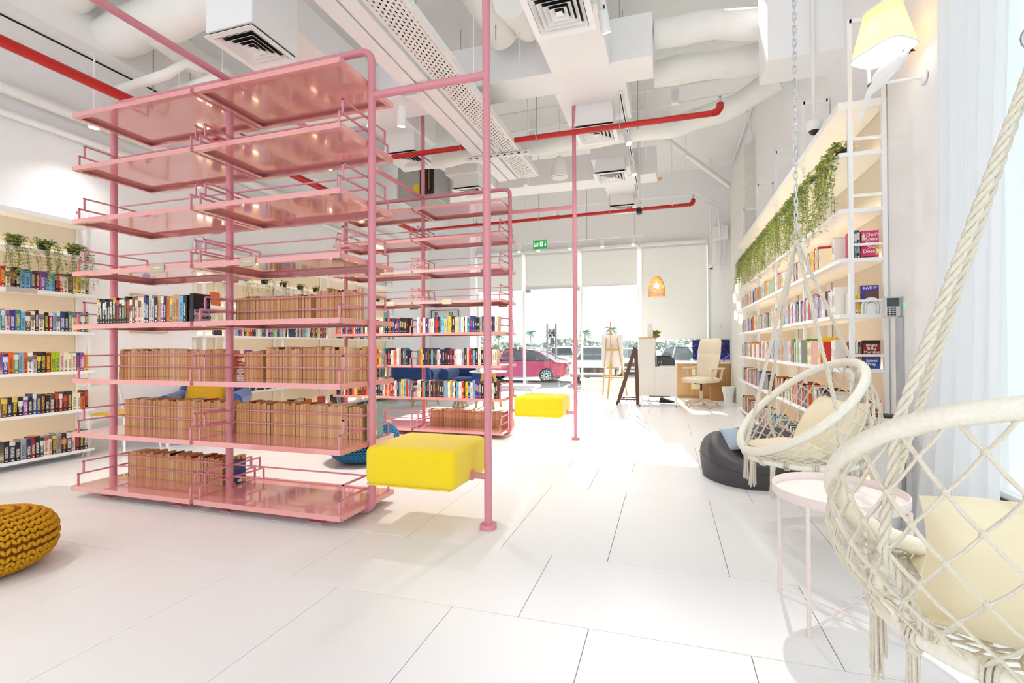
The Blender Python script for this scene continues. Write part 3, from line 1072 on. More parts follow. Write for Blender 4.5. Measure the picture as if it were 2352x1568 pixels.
for i, (y0, y1) in enumerate(((1.0, 4.3), (5.4, 9.2))):
    t = thing('lighting_track', ['lighting track at the top edge carrying the nearest spotlight', 'lighting track running back along the right-hand diffuser row'][i], 'lighting track', (-.5, (y0 + y1) / 2, 4.06))
    MB().box(-.018, .018, (y0 - y1) / 2, (y1 - y0) / 2, 0, .035).build('rail', M_WHITE, t)
    MB().box(-.006, .006, (y0 - y1) / 2, (y1 - y0) / 2, -.001, .001).build('slot', M_DARK, t)
    for y in (-.4, .4):
        MB().cyl((0, y * (y1 - y0), .03), (0, y * (y1 - y0), ZC - 4.06), .004, 6).build('hanger_wire', M_CHROME, t)
SP = [(-.5, 3.85, 3.95, (.15, .5, -1), 'nearest large white spotlight under the top right diffuser'), (-.5, 6.2, 3.95, (.25, -.35, -1), 'white spotlight beside the diffuser in front of red pipe'),
      (-.5, 7.3, 3.95, (.2, -.2, -1), 'white spotlight below the third diffuser'), (-.5, 9.1, 3.95, (0, -.2, -1), 'farthest white spotlight in the right-hand row')]
for x, y, z, a, lab in SP:
    spot(x, y, z, lab, a, 78, 4.06)
t = thing('lighting_track', 'short lighting track left of the cable tray', 'lighting track', (-2.62, 4.1, 3.66))
MB().box(-.4, .25, -.018, .018, 0, .035).build('rail', M_WHITE, t)
MB().cyl((.22, 0, .03), (.22, 0, ZC - 3.66), .004, 6).build('hanger_wire', M_CHROME, t)
spot(-2.56, 4.1, 3.58, 'white spotlight hanging left of the cable tray, seen side-on', (-.1, .1, -1), 140, 3.67, .2, .045, (1, .94, .86))
spot(-2.9, 4.1, 3.58, 'lit spotlight half hidden by the near right pink post', (-.3, .1, -1), 140, 3.67, .16, .04, (1, .92, .82))
spot(-5.7, 3.32, 3.6, 'white downlight at far left above the hanging plants', (0, 0, -1), 22, 4.2, .17, .05)
t = thing('lighting_track', 'long lighting track in front of the blinds', 'lighting track', (-2.1, 10.8, 3.66))
MB().box(-1.7, 1.6, -.018, .018, 0, .03).build('rail', M_WHITE, t)
for x in (-1.2, 1.4):
    MB().cyl((x, 0, .03), (x, 0, ZC - 3.66), .004, 6).build('hanger_wire', M_CHROME, t)
for i, x in enumerate((-3.475, -2.985, -2.21, -1.432, -.724)):
    spot(x, 10.8, 3.62, '%s spotlight from the left on the track by the blinds' % ORD[i + 1], (0, -.2, -1), 32, 3.67, .16, .045)

t = spot(.77, 5.4, 5.12, 'ceiling spotlight high above the right side aimed at the far hanging chair', (0, -2.45, -5.1), 380, ZC - .02, .17, .05)
for c_ in t.children:
    if c_.type == 'LIGHT':
        c_.data.spot_size = .75
        c_.data.spot_blend = .5
for i, (x, y) in enumerate(((-3.9, .4), (-5.0, 1.6), (-3.6, -1.4))):  # added fill lamps out of view, brightening the left floor and ceiling
    spot(x, y, 3.62, '%s of three added fill spotlights unseen behind the viewpoint on the left' % ORD[i + 1], (0, 0, -1), 48, 4.0, .17, .05, (1, .86, .7))
# pendant speaker, exit sign, cameras
t = thing('pendant_speaker', 'white bullet-shaped pendant speaker hanging between the pink poles', 'speaker', (-1.59, 7.0, 3.76))
MB().lathe([(.1, .0), (.128, .02), (.13, .06), (.115, .17), (.085, .27), (.05, .325), (.01, .335)], 24).build('housing', M_WSAT, t, 50)
MB().lathe([(.11, -.004), (.105, .0), (.0, .002)], 24).build('grille', mat('speaker_grille', 'e9e6e0', .7), t)
MB().cyl((0, 0, .33), (0, 0, ZC - 3.76), .004, 6).build('cable', M_WHITE, t)

t = thing('exit_sign', 'green exit sign hanging from the ceiling near the entrance', 'exit sign', (-2.595, 9.5, 3.33))
M_EXIT = mat('green_exit_face', '17a04c', .4, noise=0, emit=.35)
MB().box(-.17, .17, 0, .03, .09, .14, b=.004).build('housing', M_WHITE, t)
ef = MB().box(-.155, .155, .008, .018, -.1, .09).build('sign_face', M_EXIT, t)
M_EW = mat('exit_white', 'fbfdfb', .4, noise=0, emit=.5)
text_mesh('EXIT', .05, M_EW, ef, (-.085, .007, -.035), (PI / 2, 0, 0), bold=.001)
text_mesh('\u062e\u0631\u0648\u062c', .055, M_EW, ef, (-.085, .007, .025), (PI / 2, 0, 0))
b = MB().box(-.0, .07, .0065, .0075, -.05, .055)
mp_ = b.build('pictogram_panel', M_EW, ef)
b = MB()
for p0, p1, w_ in (((.04, .033), (.03, -.002), .014), ((.03, -.002), (.05, -.02), .01), ((.05, -.02), (.048, -.042), .009), ((.03, -.002), (.018, -.022), .01), ((.018, -.022), (.006, -.024), .008),
                   ((.04, .026), (.056, .012), .007), ((.038, .026), (.02, .018), .007), ((.02, .018), (.014, .004), .007)):
    b.bar((p0[0], .006, p0[1]), (p1[0], .006, p1[1]), .001, w_, upv=(0, 1, 0)) if False else b.prism([(p0[0] - w_ / 2, .0062, p0[1]), (p0[0] + w_ / 2, .0062, p0[1]), (p1[0] + w_ / 2, .0062, p1[1]), (p1[0] - w_ / 2, .0062, p1[1])], (0, -.0006, 0))
b.box(.037, .051, .0056, .0062, .036, .049)
b.build('running_man', M_EXIT, mp_)
b = MB().box(.108, .122, .0065, .0075, -.01, .06)
b.prism([(.088, .0072, -.0), (.115, .0072, -.055), (.142, .0072, -.0), (.127, .0072, -.006), (.115, .0072, -.03), (.103, .0072, -.006)], (0, -.0007, 0))
b.build('down_arrow', M_EW, ef)
MB().cyl((0, .015, .14), (0, .015, ZC - 3.33), .006, 6).build('hanger_rod', M_WHITE, t)

M_DOME = mat('smoked_dome', '2a2322', .08)


def dome(x, y, z, label, s_=1):
    t = thing('dome_camera', label, 'security camera', (x, y, z))
    MB().lathe([(.07 * s_, .0), (.092 * s_, .02 * s_), (.1 * s_, .1 * s_), (.1 * s_, .125 * s_), (.02, .128 * s_)], 24).build('housing', M_WSAT, t, 40)
    MB().lathe([(.004, -.055 * s_), (.03 * s_, -.05 * s_), (.055 * s_, -.03 * s_), (.066 * s_, .0)], 20).build('dome', M_DOME, t, 60)
    MB().cyl((0, 0, .12 * s_), (0, 0, ZC - z), .014, 10).build('drop_pole', M_WHITE, t, 40)
    return t


dome(1.235, 4.5, 2.99, 'white dome camera hanging behind the chain near the bookcase top', .62)
t = thing('bullet_camera', 'small white camera with black lens below a pole near the farthest red pipe', 'security camera', (-.438, 8.0, 3.42))
MB().lathe([(.03, .06), (.07, .07), (.07, .085), (.02, .09)], 18).build('collar', M_WHITE, t, 40)
MB().box(-.045, .045, -.06, .06, -.04, .05, b=.012).build('body', M_BLACK, t)
MB().cyl((0, 0, .085), (0, 0, ZC - 3.42), .022, 10).build('drop_pole', M_WHITE, t, 40)
dome(.95, 10.9, 2.86, 'small dome camera hanging left of the speckled pilaster', .6)
t = thing('fan_coil_unit', 'grey metal fan coil unit with open electrical panel behind the near shelf', 'air conditioner', (-4.3, 7.7, 3.85))
MB().box(-.45, .3, -.25, .4, 0, .6, b=.02).build('casing', mat('galvanised_casing', 'b9bab6', .5, metal=.3), t)
MB().box(.02, .3, -.262, -.25, .05, .58).build('open_panel', mat('dark_panel', '2f2a26', .7), t)
for i in range(5):
    MB().box(.06 + .045 * i, .085 + .045 * i, -.275, -.262, .1 + .03 * (i % 2), .5).build('breaker', mat('breaker_%d' % (i % 2), ('141414', '9a6a3a')[i % 2], .6), t)
MB().box(-.12, 0, -.254, -.25, .08, .25).build('yellow_sticker', mat('yellow_sticker', 'f0d818', .5), t)
t = thing('emergency_light', 'white boxed emergency light hanging above the upper red pipe', 'emergency light', (.12, 6.2, 4.25))
MB().box(-.05, .05, -.03, .03, 0, .2, b=.01).build('case', M_WHITE, t)
MB().box(-.035, .035, -.034, -.03, .03, .16).build('lens', mat('pale_lens', 'e9eef2', .2), t)
MB().cyl((0, 0, .2), (0, 0, ZC - 4.25), .008, 8).build('stem', M_WHITE, t)
t = thing('smoke_sensor', 'small amber sensor cap at the end of the far box duct', 'sensor', (-.1, 8.3, 4.02))
MB().lathe([(.02, 0), (.035, .02), (.045, .04), (.01, .05)], 14).build('cap', mat('amber_plastic', 'e0b25a', .5), t, 40)

# ------------------------------------------------------------------ white wall bookcases
M_CREAM = mat('glow_tinted_back_panel', 'f7ecd8', .7, noise=.015)  # white panel, warm shelf glow partly tinted into the base colour
M_LED = mat('warm_led_strip', 'ffffff', .5, noise=0, emit=6, ecol='ffe4bf')


def bookcase(label, side, y0, y1, levels, ups, front, back, utop=None, foot=True, zback=2.9):
    """side=+1: stands on the right wall facing -X; -1: left wall facing +X. front/back are X values."""
    t = thing('wall_bookcase', label, 'bookcase', (back, (y0 + y1) / 2, 0))
    ox, oy = -back, -(y0 + y1) / 2
    B = lambda x0, x1, *r: MB().box(min(x0, x1) + ox, max(x0, x1) + ox, r[0] + oy, r[1] + oy, r[2], r[3], b=r[4] if len(r) > 4 else 0)
    for i, z in enumerate(levels):
        top = i == len(levels) - 1
        th = .05 if top else .03
        p = B(front, back - side * .004, y0, y1, z - th, z, .003).build('shelf_plank', M_WHITE, t)
        if not top:
            B(back - side * .012, back - side * .03, y0 + .03, y1 - .03, z + .001, z + .009).build('led_strip', M_LED, t)
    ya = y0
    for yb in list(ups[1:]):
        B(back - side * .003, back, ya + .01, yb - .01, levels[0], levels[-1]).build('back_panel', M_CREAM, t)
        ya = yb
    fx = front + side * .075
    rx = back - side * .022
    h = utop or levels[-1]
    for y in ups:
        f = B(fx - .014, fx + .014, y - .014, y + .014, 0, h).build('front_upright', M_WHITE, t)
        B(rx - .014, rx + .014, y - .014, y + .014, 0, h).build('rear_upright', M_WHITE, t)
        if utop:
            B(fx, rx, y - .014, y + .014, h - .028, h).build('frame_top', M_WHITE, t)
        for z in levels[:-1]:
            B(fx, rx, y - .008, y + .008, z + .085, z + .101).build('rung', M_WHITE, t)
    return t


RLEV = [.08, .57, .97, 1.355, 1.75, 2.1, 2.5, 2.86]
LLEV = [.09, .51, .91, 1.315, 1.715, 2.11, 2.47]
bookcase('tall white bookcase with warm back lighting along the right wall', 1, 3.745, 8.62, RLEV, (3.757, 4.9, 6.05, 7.2, 8.45), 1.18, XR, 3.44)
LF = -5.86
c1 = bookcase('white wall bookcase at the left edge of the picture with warm lighting', -1, 1.2, 3.43, LLEV, (1.25, 2.34, 3.41), LF, XL, 2.62)
lp = MB().box(LF - XL, LF - XL + .004, .42, .64, 1.672, 1.722).build('label_plate', mat('grey_label', 'c4bdb8', .5), c1)
c2 = bookcase('long white wall bookcase behind the pink shelves on the left wall', -1, 4.66, 9.12, LLEV, (4.7, 5.0, 6.0, 7.05, 8.1, 9.1), LF, XL, 2.62)

# ------------------------------------------------------------------ books
k = N('book_cover')
oi = k.n('ShaderNodeObjectInfo')
tc = k.n('ShaderNodeTexCoord')
sp = k.n('ShaderNodeSeparateXYZ')
k.l(tc.outputs['Object'], sp.inputs[0])
x, y, z = sp.outputs
rz_ = oi.outputs['Random']
cb = k.n('ShaderNodeCombineXYZ')
k.l(k.val('MULTIPLY', x, 3.0), cb.inputs[0])
k.l(k.val('ADD', k.val('MULTIPLY', z, 24), k.val('MULTIPLY', rz_, 90)), cb.inputs[1])
nz = k.n('ShaderNodeTexNoise')
nz.noise_dimensions = '2D'
nz.inputs['Scale'].default_value = 1.6
nz.inputs['Detail'].default_value = 1
k.l(cb.outputs[0], nz.inputs['Vector'])
spine = k.val('LESS_THAN', y, .02)
ztop = k.val('ADD', .6, k.val('MULTIPLY', rz_, .3))
zone1 = k.val('MULTIPLY', k.val('GREATER_THAN', z, .2), k.val('LESS_THAN', z, ztop))
inx = k.val('LESS_THAN', k.val('ABSOLUTE', x), .3)
ink = k.val('MULTIPLY', k.val('MULTIPLY', k.val('GREATER_THAN', nz.outputs[0], .5), zone1), k.val('MULTIPLY', inx, spine))
logo = k.val('MULTIPLY', k.val('MULTIPLY', k.val('LESS_THAN', k.val('ABSOLUTE', k.val('SUBTRACT', z, .07)), .025), k.val('LESS_THAN', k.val('ABSOLUTE', x), .2)), spine)
ink = k.val('MAXIMUM', ink, logo)
sc_ = k.n('ShaderNodeSeparateColor')
k.l(oi.outputs['Color'], sc_.inputs[0])
lum = k.val('ADD', k.val('MULTIPLY', sc_.outputs[0], .3), k.val('MULTIPLY', sc_.outputs[1], .6))
rmp = k.n('ShaderNodeValToRGB')
rmp.color_ramp.interpolation = 'CONSTANT'
e = rmp.color_ramp.elements
e[0].color = (*lin('f2efe6'), 1)
e[1].position = .9
e[1].color = (*lin('e8a23a'), 1)
q = e.new(.62)
q.color = (*lin('f0d64a'), 1)
q = e.new(.78)
q.color = (*lin('d84a38'), 1)
k.l(rz_, rmp.inputs[0])
dk = k.n('ShaderNodeValToRGB')
dk.color_ramp.interpolation = 'CONSTANT'
e = dk.color_ramp.elements
e[0].color = (*lin('26242a'), 1)
e[1].position = .7
e[1].color = (*lin('8a2430'), 1)
q = e.new(.4)
q.color = (*lin('2b3e78'), 1)
k.l(rz_, dk.inputs[0])
inkc = k.mix(k.val('GREATER_THAN', lum, .2), rmp.outputs[0], dk.outputs[0])
r2 = k.val('FRACT', k.val('MULTIPLY', rz_, 37.7))
band = k.val('MULTIPLY', k.val('MULTIPLY', k.val('GREATER_THAN', r2, .62), k.val('LESS_THAN', k.val('ABSOLUTE', k.val('SUBTRACT', z, r2)), .13)), spine)
c1_ = k.mix(k.val('MULTIPLY', band, .8), oi.outputs['Color'], inkc)
k.l(k.mix(ink, c1_, inkc), k.b.inputs['Base Color'])
k.b.inputs['Roughness'].default_value = .35
M_COVER = k.m
k = N('book_pages')
oi = k.n('ShaderNodeObjectInfo')
tc = k.n('ShaderNodeTexCoord')
wv = k.n('ShaderNodeTexNoise')
wv.inputs['Scale'].default_value = 1
mp = k.n('ShaderNodeMapping')
mp.inputs['Scale'].default_value = (22, 1.5, .8)
k.l(tc.outputs['Object'], mp.inputs['Vector'])
k.l(mp.outputs[0], wv.inputs['Vector'])
tan = k.mix(oi.outputs['Random'], lin('cf9560'), lin('e6bb8c'))
pc = k.mix(oi.outputs['Alpha'], lin('ece0c8'), tan)
k.l(k.mix(k.val('MULTIPLY', wv.outputs[0], .32), pc, lin('a8754a')), k.b.inputs['Base Color'])
k.b.inputs['Roughness'].default_value = .85
M_PAGE = k.m


def book_shape(b, sp_round=0.0):
    """unit book: x thickness -.5...5, y 0 spine .. 1 fore-edge, z 0..1; cover index 0, pages index 1"""
    t = .06
    b.cur = 0
    b.box(-.5, -.5 + t, .012, 1, 0, 1)
    b.box(.5 - t, .5, .012, 1, 0, 1)
    if sp_round:
        p = [(-.5, .03), (-.5, .012), (-.32, 0 - sp_round), (.32, 0 - sp_round), (.5, .012), (.5, .03)]
        b.prism([(q_[0], q_[1], 0) for q_ in p], (0, 0, 1))
    else:
        b.box(-.5, .5, 0, .014, 0, 1)
    b.cur = 1
    b.box(-.5 + t, .5 - t, .014, .985, .004, .992)
    b.cur = 0
    return b


ME_BOOK = [book_shape(MB(), r).mesh('book', [M_COVER, M_PAGE]) for r in (0, .02)]
CN = {'black': '17161a', 'charcoal': '2e2d31', 'navy': '1d2749', 'dark blue': '25407c', 'sky blue': '6db7da', 'teal': '2a7f88', 'purple': '472a86', 'violet': '8a4aa0', 'red': 'c4261e',
      'crimson': '8e1722', 'orange': 'e06a24', 'yellow': 'eec51c', 'lime green': 'a9c31a', 'green': '4f8f4a', 'olive': '8a8a30', 'cream': 'efe3c6', 'white': 'f3f1ea', 'pale pink': 'e9c0b4',
      'pink': 'd9457c', 'grey': '9da1a6', 'silver': 'c3c6cb', 'brown': '6a4330', 'tan': 'c59a64', 'pale green': 'b9cfb0', 'pale blue': 'b4cbe2', 'lilac': 'b9a8cd'}


def place_book(x, y, z, rz, t, d, h, col, tanp, label, group, lean=0, mesh=0, name='book'):
    o = bpy.data.objects.new(name, ME_BOOK[mesh])
    COL.objects.link(o)
    o.location = (x, y, z)
    o.rotation_euler = (0, lean, rz)
    o.scale = (t, d, h)
    o.color = (*lin(CN[col]), tanp)
    tag(o, label, 'book', group)
    return o


STUFF = []   # (matrix, colour) of books too small or too many to stand alone
BOOKRND = random.Random(21)


def pick(pal):
    return BOOKRND.choice(pal)


def row(axis, a0, a1, fixed, z, rz, pal, where, group=None, tanp=0, tmin=.018, tmax=.038, h=(.172, .2), d=(.108, .13), frm='left', seq=None, stuff=False, gap=0, lean0=0, rev=False):
    """books side by side along axis from a0 to a1 (spine or fore-edge plane at 'fixed')"""
    s_ = 1 if a1 > a0 else -1
    a = a0
    n = 0
    R_ = BOOKRND
    while True:
        t = R_.uniform(tmin, tmax)
        if (a1 - a) * s_ < t:
            break
        c = seq[n] if seq and n < len(seq) else pick(pal)
        n += 1
        if gap and R_.random() < gap:
            a += s_ * R_.uniform(.05, .3)
            continue
        hh = R_.uniform(*h)
        dd = R_.uniform(*d)
        ctr = a + s_ * t / 2
        a += s_ * (t + .0008)
        ln = lean0 if n == 1 else 0
        if rev:      # fore-edge out: shared fore-edge plane, spine behind
            off = dd
        else:
            off = 0
        if axis == 'x':
            loc = (ctr, fixed + (off if rz else 0), z)
        else:
            loc = (fixed, ctr, z)
        if stuff:
            M_ = Matrix.Translation(loc) @ rotm('Z', rz) @ Matrix.Diagonal((t, dd, hh, 1))
            STUFF.append((M_, CN[c], tanp))
        else:
            kind = 'tan page block' if rev else c + ' book'
            frm_ = ' from %s, ' % frm
            place_book(*loc, rz, t, dd, hh, c, tanp, kind + ' ' + ordinal(n) + frm_ + where, group, ln, n % 2)
    return n


P_DARK = ['black'] * 5 + ['charcoal', 'navy', 'dark blue', 'brown', 'cream', 'pale pink', 'grey', 'crimson', 'teal']
P_MIX = ['black', 'black', 'black', 'charcoal', 'navy', 'dark blue', 'cream', 'cream', 'white', 'red', 'orange', 'yellow', 'sky blue', 'purple', 'grey', 'pale pink', 'brown', 'teal', 'crimson']
P_LIGHT = ['white', 'white', 'cream', 'cream', 'pale blue', 'pale pink', 'lilac', 'yellow', 'silver', 'sky blue', 'black', 'orange', 'pale green', 'tan', 'red', 'grey', 'dark blue', 'violet', 'green']
P_TAN = ['black', 'cream', 'tan', 'tan', 'tan', 'tan', 'tan', 'brown', 'cream', 'white', 'tan', 'crimson']
ya = 2.709
NS = 'near pink shelf'
g = 'books on the near pink shelf'
FE = ya + .02     # plane of the outward fore-edges
row('x', -4.135, -3.215, 2.432, TIER[3], 0, P_DARK, 'left half of ' + NS + ', fourth tier', g, seq=['black'] * 11 + ['charcoal', 'cream', 'brown', 'pale pink', 'pale pink', 'cream', 'dark blue', 'black', 'silver', 'silver', 'black', 'tan', 'violet', 'black', 'orange', 'teal', 'tan', 'tan', 'sky blue', 'black', 'black'], tmin=.022, tmax=.034)
row('x', -3.13, -2.42, FE, TIER[3], PI, P_TAN, 'right half of ' + NS + ', fourth tier', g, 1, h=(.185, .2), rev=True, seq=['navy', 'tan', 'tan', 'cream', 'dark blue'])
row('x', -2.40, -2.0, FE, TIER[3], PI, P_TAN, 'far right of ' + NS + ', fourth tier', g, 1, h=(.2, .235), rev=True, seq=['cream', 'red'])
row('x', -4.38, -3.21, FE, TIER[2], PI, P_TAN, 'left half of ' + NS + ', third tier', g, 1, h=(.205, .228), rev=True, lean0=-.08)
row('x', -3.06, -2.86, FE, TIER[2], PI, P_TAN, 'right half of ' + NS + ', third tier', g, 1, h=(.195, .205), rev=True, lean0=-.08)
row('x', -2.85, -1.99, FE, TIER[2], PI, P_TAN, 'far right of ' + NS + ', third tier', g, 1, h=(.212, .24), rev=True)
row('x', -4.31, -3.21, FE, TIER[1], PI, P_TAN, 'left half of ' + NS + ', second tier', g, 1, h=(.215, .24), rev=True)
row('x', -3.13, -1.99, FE, TIER[1], PI, P_TAN, 'right half of ' + NS + ', second tier', g, 1, h=(.215, .24), rev=True, seq=['black', 'yellow'])
row('x', -4.27, -3.24, FE, TIER[0], PI, P_TAN, 'left half of ' + NS + ', lowest tier', g, 1, h=(.185, .215), rev=True)
# flat pile of red books beside the page blocks
for i, (c, t) in enumerate((('white', .022), ('crimson', .02), ('cream', .026), ('red', .03), ('crimson', .024), ('red', .034), ('red', .03))):
    zz = TIER[2] + sum(q[1] for q in (('white', .022), ('crimson', .02), ('cream', .026), ('red', .03), ('crimson', .024), ('red', .034), ('red', .03))[:i])
    o = place_book(0, 0, 0, 0, t, .16, .085, c, 0, c + ' book, %s from bottom in the flat pile beside the middle pink post' % ORD[i + 1], g)
    o.matrix_world = Matrix.Translation((-3.135, ya + .03, zz + t / 2)) @ rotm('Y', PI / 2) @ Matrix.Diagonal((t, .16, .085, 1))
# single books that close rows: a thriller with printed cover, a blue book with sunflowers, a grey-green book
M_P1 = mat('cover_black_hair', '2b2326', .35, noise=.5, nscale=30)
M_P2 = mat('cover_pale_panel', 'cdbfc8', .4)
M_P3 = mat('cover_blue_disc', '24509c', .4)
M_P4 = mat('cover_blue_ink', '33348e', .4)
o = thing('book', 'thriller with dark hair cover and NESBO lettering at the middle pink post', 'book', (-3.19, 2.432, TIER[3]), group=g)
b = book_shape(MB())
b.T = None
cov = b.build('book_block', [mat('black_cover', '1c1a1e', .35), mat('page_cream', 'ddc9a8', .8)], o)
cov.scale = (.034, .125, .198)
cov.location = (-.0, 0, 0)
cv = MB().box(.0172, .0178, .004, .122, .002, .196).build('cover_print', M_P1, o)
MB().box(.0178, .0182, .004, .122, .002, .085).build('title_panel', M_P2, cv)
MB().cyl((.0176, .088, .128), (.0184, .088, .128), .024, 20).build('roundel', M_P3, cv)
text_mesh('Nemesis', .024, M_P4, cv, (.0184, .062, .072), (PI / 2, 0, PI / 2), sx=1.15, bold=.0007)
text_mesh('JO NESBO', .033, M_BLACK, cv, (.0184, .063, .032), (PI / 2, 0, PI / 2), sx=.9, bold=.0008)
M_SUN = mat('sunflower_print', 'e6b42a', .5)
o = thing('book', 'blue book with sunflower border on lowest tier right of the middle pink post', 'book', (-3.205, FE, TIER[0]), group=g)
b = book_shape(MB()).build('book_block', [mat('blue_back_cover', '2a3c86', .35, noise=.25, nscale=25), M_PAGE], o, loc=(0, .13, 0), rot=(0, 0, PI))
b.scale = (.036, .13, .215)
b.color = (.1, .1, .3, 1)
b = MB()
for yy, zz, r_ in ((.01, .2, .012), (.035, .207, .01), (.07, .203, .016), (.115, .2, .02), (.118, .02, .016), (.012, .018, .016), (.03, .01, .012)):
    b.cyl((.0182, yy, zz), (.0186, yy, zz), r_, 10)
b.build('sunflower_border', M_SUN, o)
MB().box(.0182, .0186, .06, .1, .012, .035).build('barcode', M_SIGNW, o)
o = thing('book', 'tall grey-green book standing at the right end of the near shelf second tier', 'book', (-1.992, FE + .02, TIER[1]), group=g)
b = book_shape(MB()).build('book_block', [mat('grey_green_cover', '8fb0a8', .35), M_PAGE], o, loc=(0, .16, 0), rot=(0, 0, PI))
b.scale = (.03, .15, .245)
b.color = (.3, .4, .4, .7)
MB().box(.0152, .0156, .04, .09, .02, .05).build('barcode', M_SIGNW, o)
# vertical BALDACCI lettering on the black spines at the left end
for i, xx in enumerate((-4.118, -4.09, -4.035, -3.978, -3.945)):
    bk = min((q for q in COL.objects if q.name.startswith('book') and q.type == 'MESH' and abs(q.location.z - TIER[3]) < .01 and abs(q.location.y - 2.432) < .01), key=lambda q: abs(q.location.x - xx))
    tm = text_mesh('BALDACCI', .02, M_SIGNW, None, (0, 0, 0), (0, 0, 0), bold=.0006)
    tm.name = 'spine_lettering'
    tm.parent = bk
    tm.matrix_parent_inverse = Matrix.Diagonal((1 / bk.scale[0], 1 / bk.scale[1], 1 / bk.scale[2], 1))
    tm.matrix_basis = Matrix.Translation((0, -.0042, .115)) @ rotm('Y', PI / 2) @ rotm('X', PI / 2)

gl_ = 'books on the left wall bookcase'
WL = 'on left wall bookcase, '
lx = LF - .012
LSEQ = {1: ['black', 'orange', 'cream', 'cream', 'charcoal', 'black', 'crimson', 'black', 'brown', 'black', 'black', 'dark blue', 'dark blue', 'black', 'violet', 'black', 'black', 'navy', 'brown', 'red', 'black', 'white', 'charcoal', 'cream'],
        2: ['yellow', 'violet', 'dark blue', 'cream', 'cream', 'cream', 'pale pink', 'lime green', 'lime green', 'crimson', 'black', 'black', 'silver', 'white', 'orange', 'sky blue', 'green', 'orange', 'purple', 'navy', 'charcoal', 'charcoal', 'teal', 'sky blue', 'violet', 'teal'],
        4: ['black', 'white', 'yellow', 'cream', 'black', 'cream', 'red', 'black', 'sky blue', 'sky blue', 'violet', 'crimson', 'dark blue', 'sky blue', 'sky blue', 'black', 'black', 'cream', 'red', 'red', 'red', 'pale blue', 'orange', 'lime green']}
for i, (lo, hi, pal) in enumerate(((.175, .21, P_DARK), (.17, .2, P_DARK), (.175, .205, P_MIX), (.18, .215, P_MIX), (.175, .2, P_MIX))):
    row('y', 3.375, 2.7, lx, LLEV[i], PI / 2, pal, WL + TN[i] + ' tier', gl_, h=(lo, hi), frm='right', seq=LSEQ.get(i), tmin=.026, tmax=.042)

gr = 'books on the right wall bookcase'
WR = 'on right wall bookcase, '
rxs = 1.20
FO = {}
for i, z in enumerate(RLEV[:6]):
    y0 = 3.80
    hh = ((.2, .24), (.18, .22), (.19, .23), (.17, .215), (.17, .205), (.17, .2))[i]
    if i == 5:
        break
    row('y', 3.93, 8.4, rxs + .004, z, -PI / 2, P_LIGHT if i > 1 else P_MIX, '', gr, h=hh, d=(.12, .16), tmin=.02, tmax=.036, gap=.04, stuff=True, seq=['white', 'cream', 'white'])
    for j_, c_ in enumerate((('pale green', 'sky blue', 'dark blue'), ('white', 'cream', 'pale blue'), ('crimson', 'white', 'navy'), ('white', 'cream', 'yellow'), ('pink', 'teal', 'black'))[i]):
        place_book(1.276 + .0165 * j_, 3.782, z, 0, .0155, .12, (.185, .17, .19, .165, .2)[i], c_, 0, c_ + ' book, %s of three slim spines facing camera, right bookcase, %s tier' % (ORD[j_ + 1], TN[i]), 'books on the right wall bookcase')


def faceout(z, y, x0, x1, h, col, label, texts, extra=()):
    """last book of a right-hand row: its front cover looks towards the camera (-Y)"""
    o = thing('book', label, 'book', ((x0 + x1) / 2, y, z), group='cover-out books at the near end of the right bookcase')
    w_ = x1 - x0
    b = book_shape(MB()).build('book_block', [mat('cover_' + col, col, .35), mat('page_cream', 'ddc9a8', .8)], o, loc=(-w_ / 2, .013, 0), rot=(0, 0, -PI / 2))
    b.scale = (.026, w_, h)
    cv = MB().box(-w_ / 2 + .002, w_ / 2 - .002, -.0006, 0, .002, h - .002).build('cover_print', mat('print_' + col, col, .35), o)
    for (a0, a1, z0, z1, c_) in extra:
        MB().box(a0 * w_, a1 * w_, -.001, -.0006, z0 * h, z1 * h).build('cover_panel', mat('print_' + c_, c_, .4, noise=.2, nscale=40), cv)
    for body, size, cx, cz, c_ in texts:
        text_mesh(body, size, mat('ink_' + c_, c_, .5), cv, (cx * w_, -.0015, cz * h), (PI / 2, 0, 0), spacing=.85, bold=.0004)
    return o


faceout(RLEV[4], 3.79, 1.33, 1.437, .195, 'd23a72', 'pink cover-out paperback reading I Don\'t Know How She Does It',
        [("I Don't\nKnow\nHow\nShe\nDoes It", .034, .06, .55, 'fbf3f0'), ('ALLISON PEARSON', .0095, .0, .06, '2a1a20')], [(-.46, -.28, .66, .84, 'e9dcae'), (.3, .49, .12, .5, 'd8c15a')])
faceout(RLEV[3], 3.80, 1.33, 1.437, .205, '3c36a8', 'blue cover-out paperback reading KATHY behind the white arch ornament', [('KATHY', .026, 0, .9, 'f4f2f0')], [(-.3, .48, .3, .8, '6a4a3a')])
faceout(RLEV[2], 3.785, 1.33, 1.437, .2, '8e1e22', 'red and blue cover-out book reading Bright Shiny Morning',
        [('Bright\nShiny\nMorning', .028, 0, .7, 'f6ece4'), ('James\nFrey', .03, 0, .22, 'f6ece4')], [(-.5, .5, 0, .4, '1f4c94'), (-.5, .5, .88, 1, '1a1418')])
faceout(RLEV[1], 3.79, 1.33, 1.437, .18, 'c2501c', 'orange cover-out book reading SUSAN HOWATCH A Question of Integrity',
        [('SUSAN\nHOWATCH', .023, 0, .76, 'f8ecd0'), ('A QUESTION OF\nINTEGRITY', .0125, 0, .42, 'f2d9a0')], [(-.5, .5, 0, .24, 'd88a2a')])
t = thing('arch_ornament', 'white rainbow-shaped ornament on the right bookcase end', 'ornament', (1.38, 3.768, RLEV[3]))
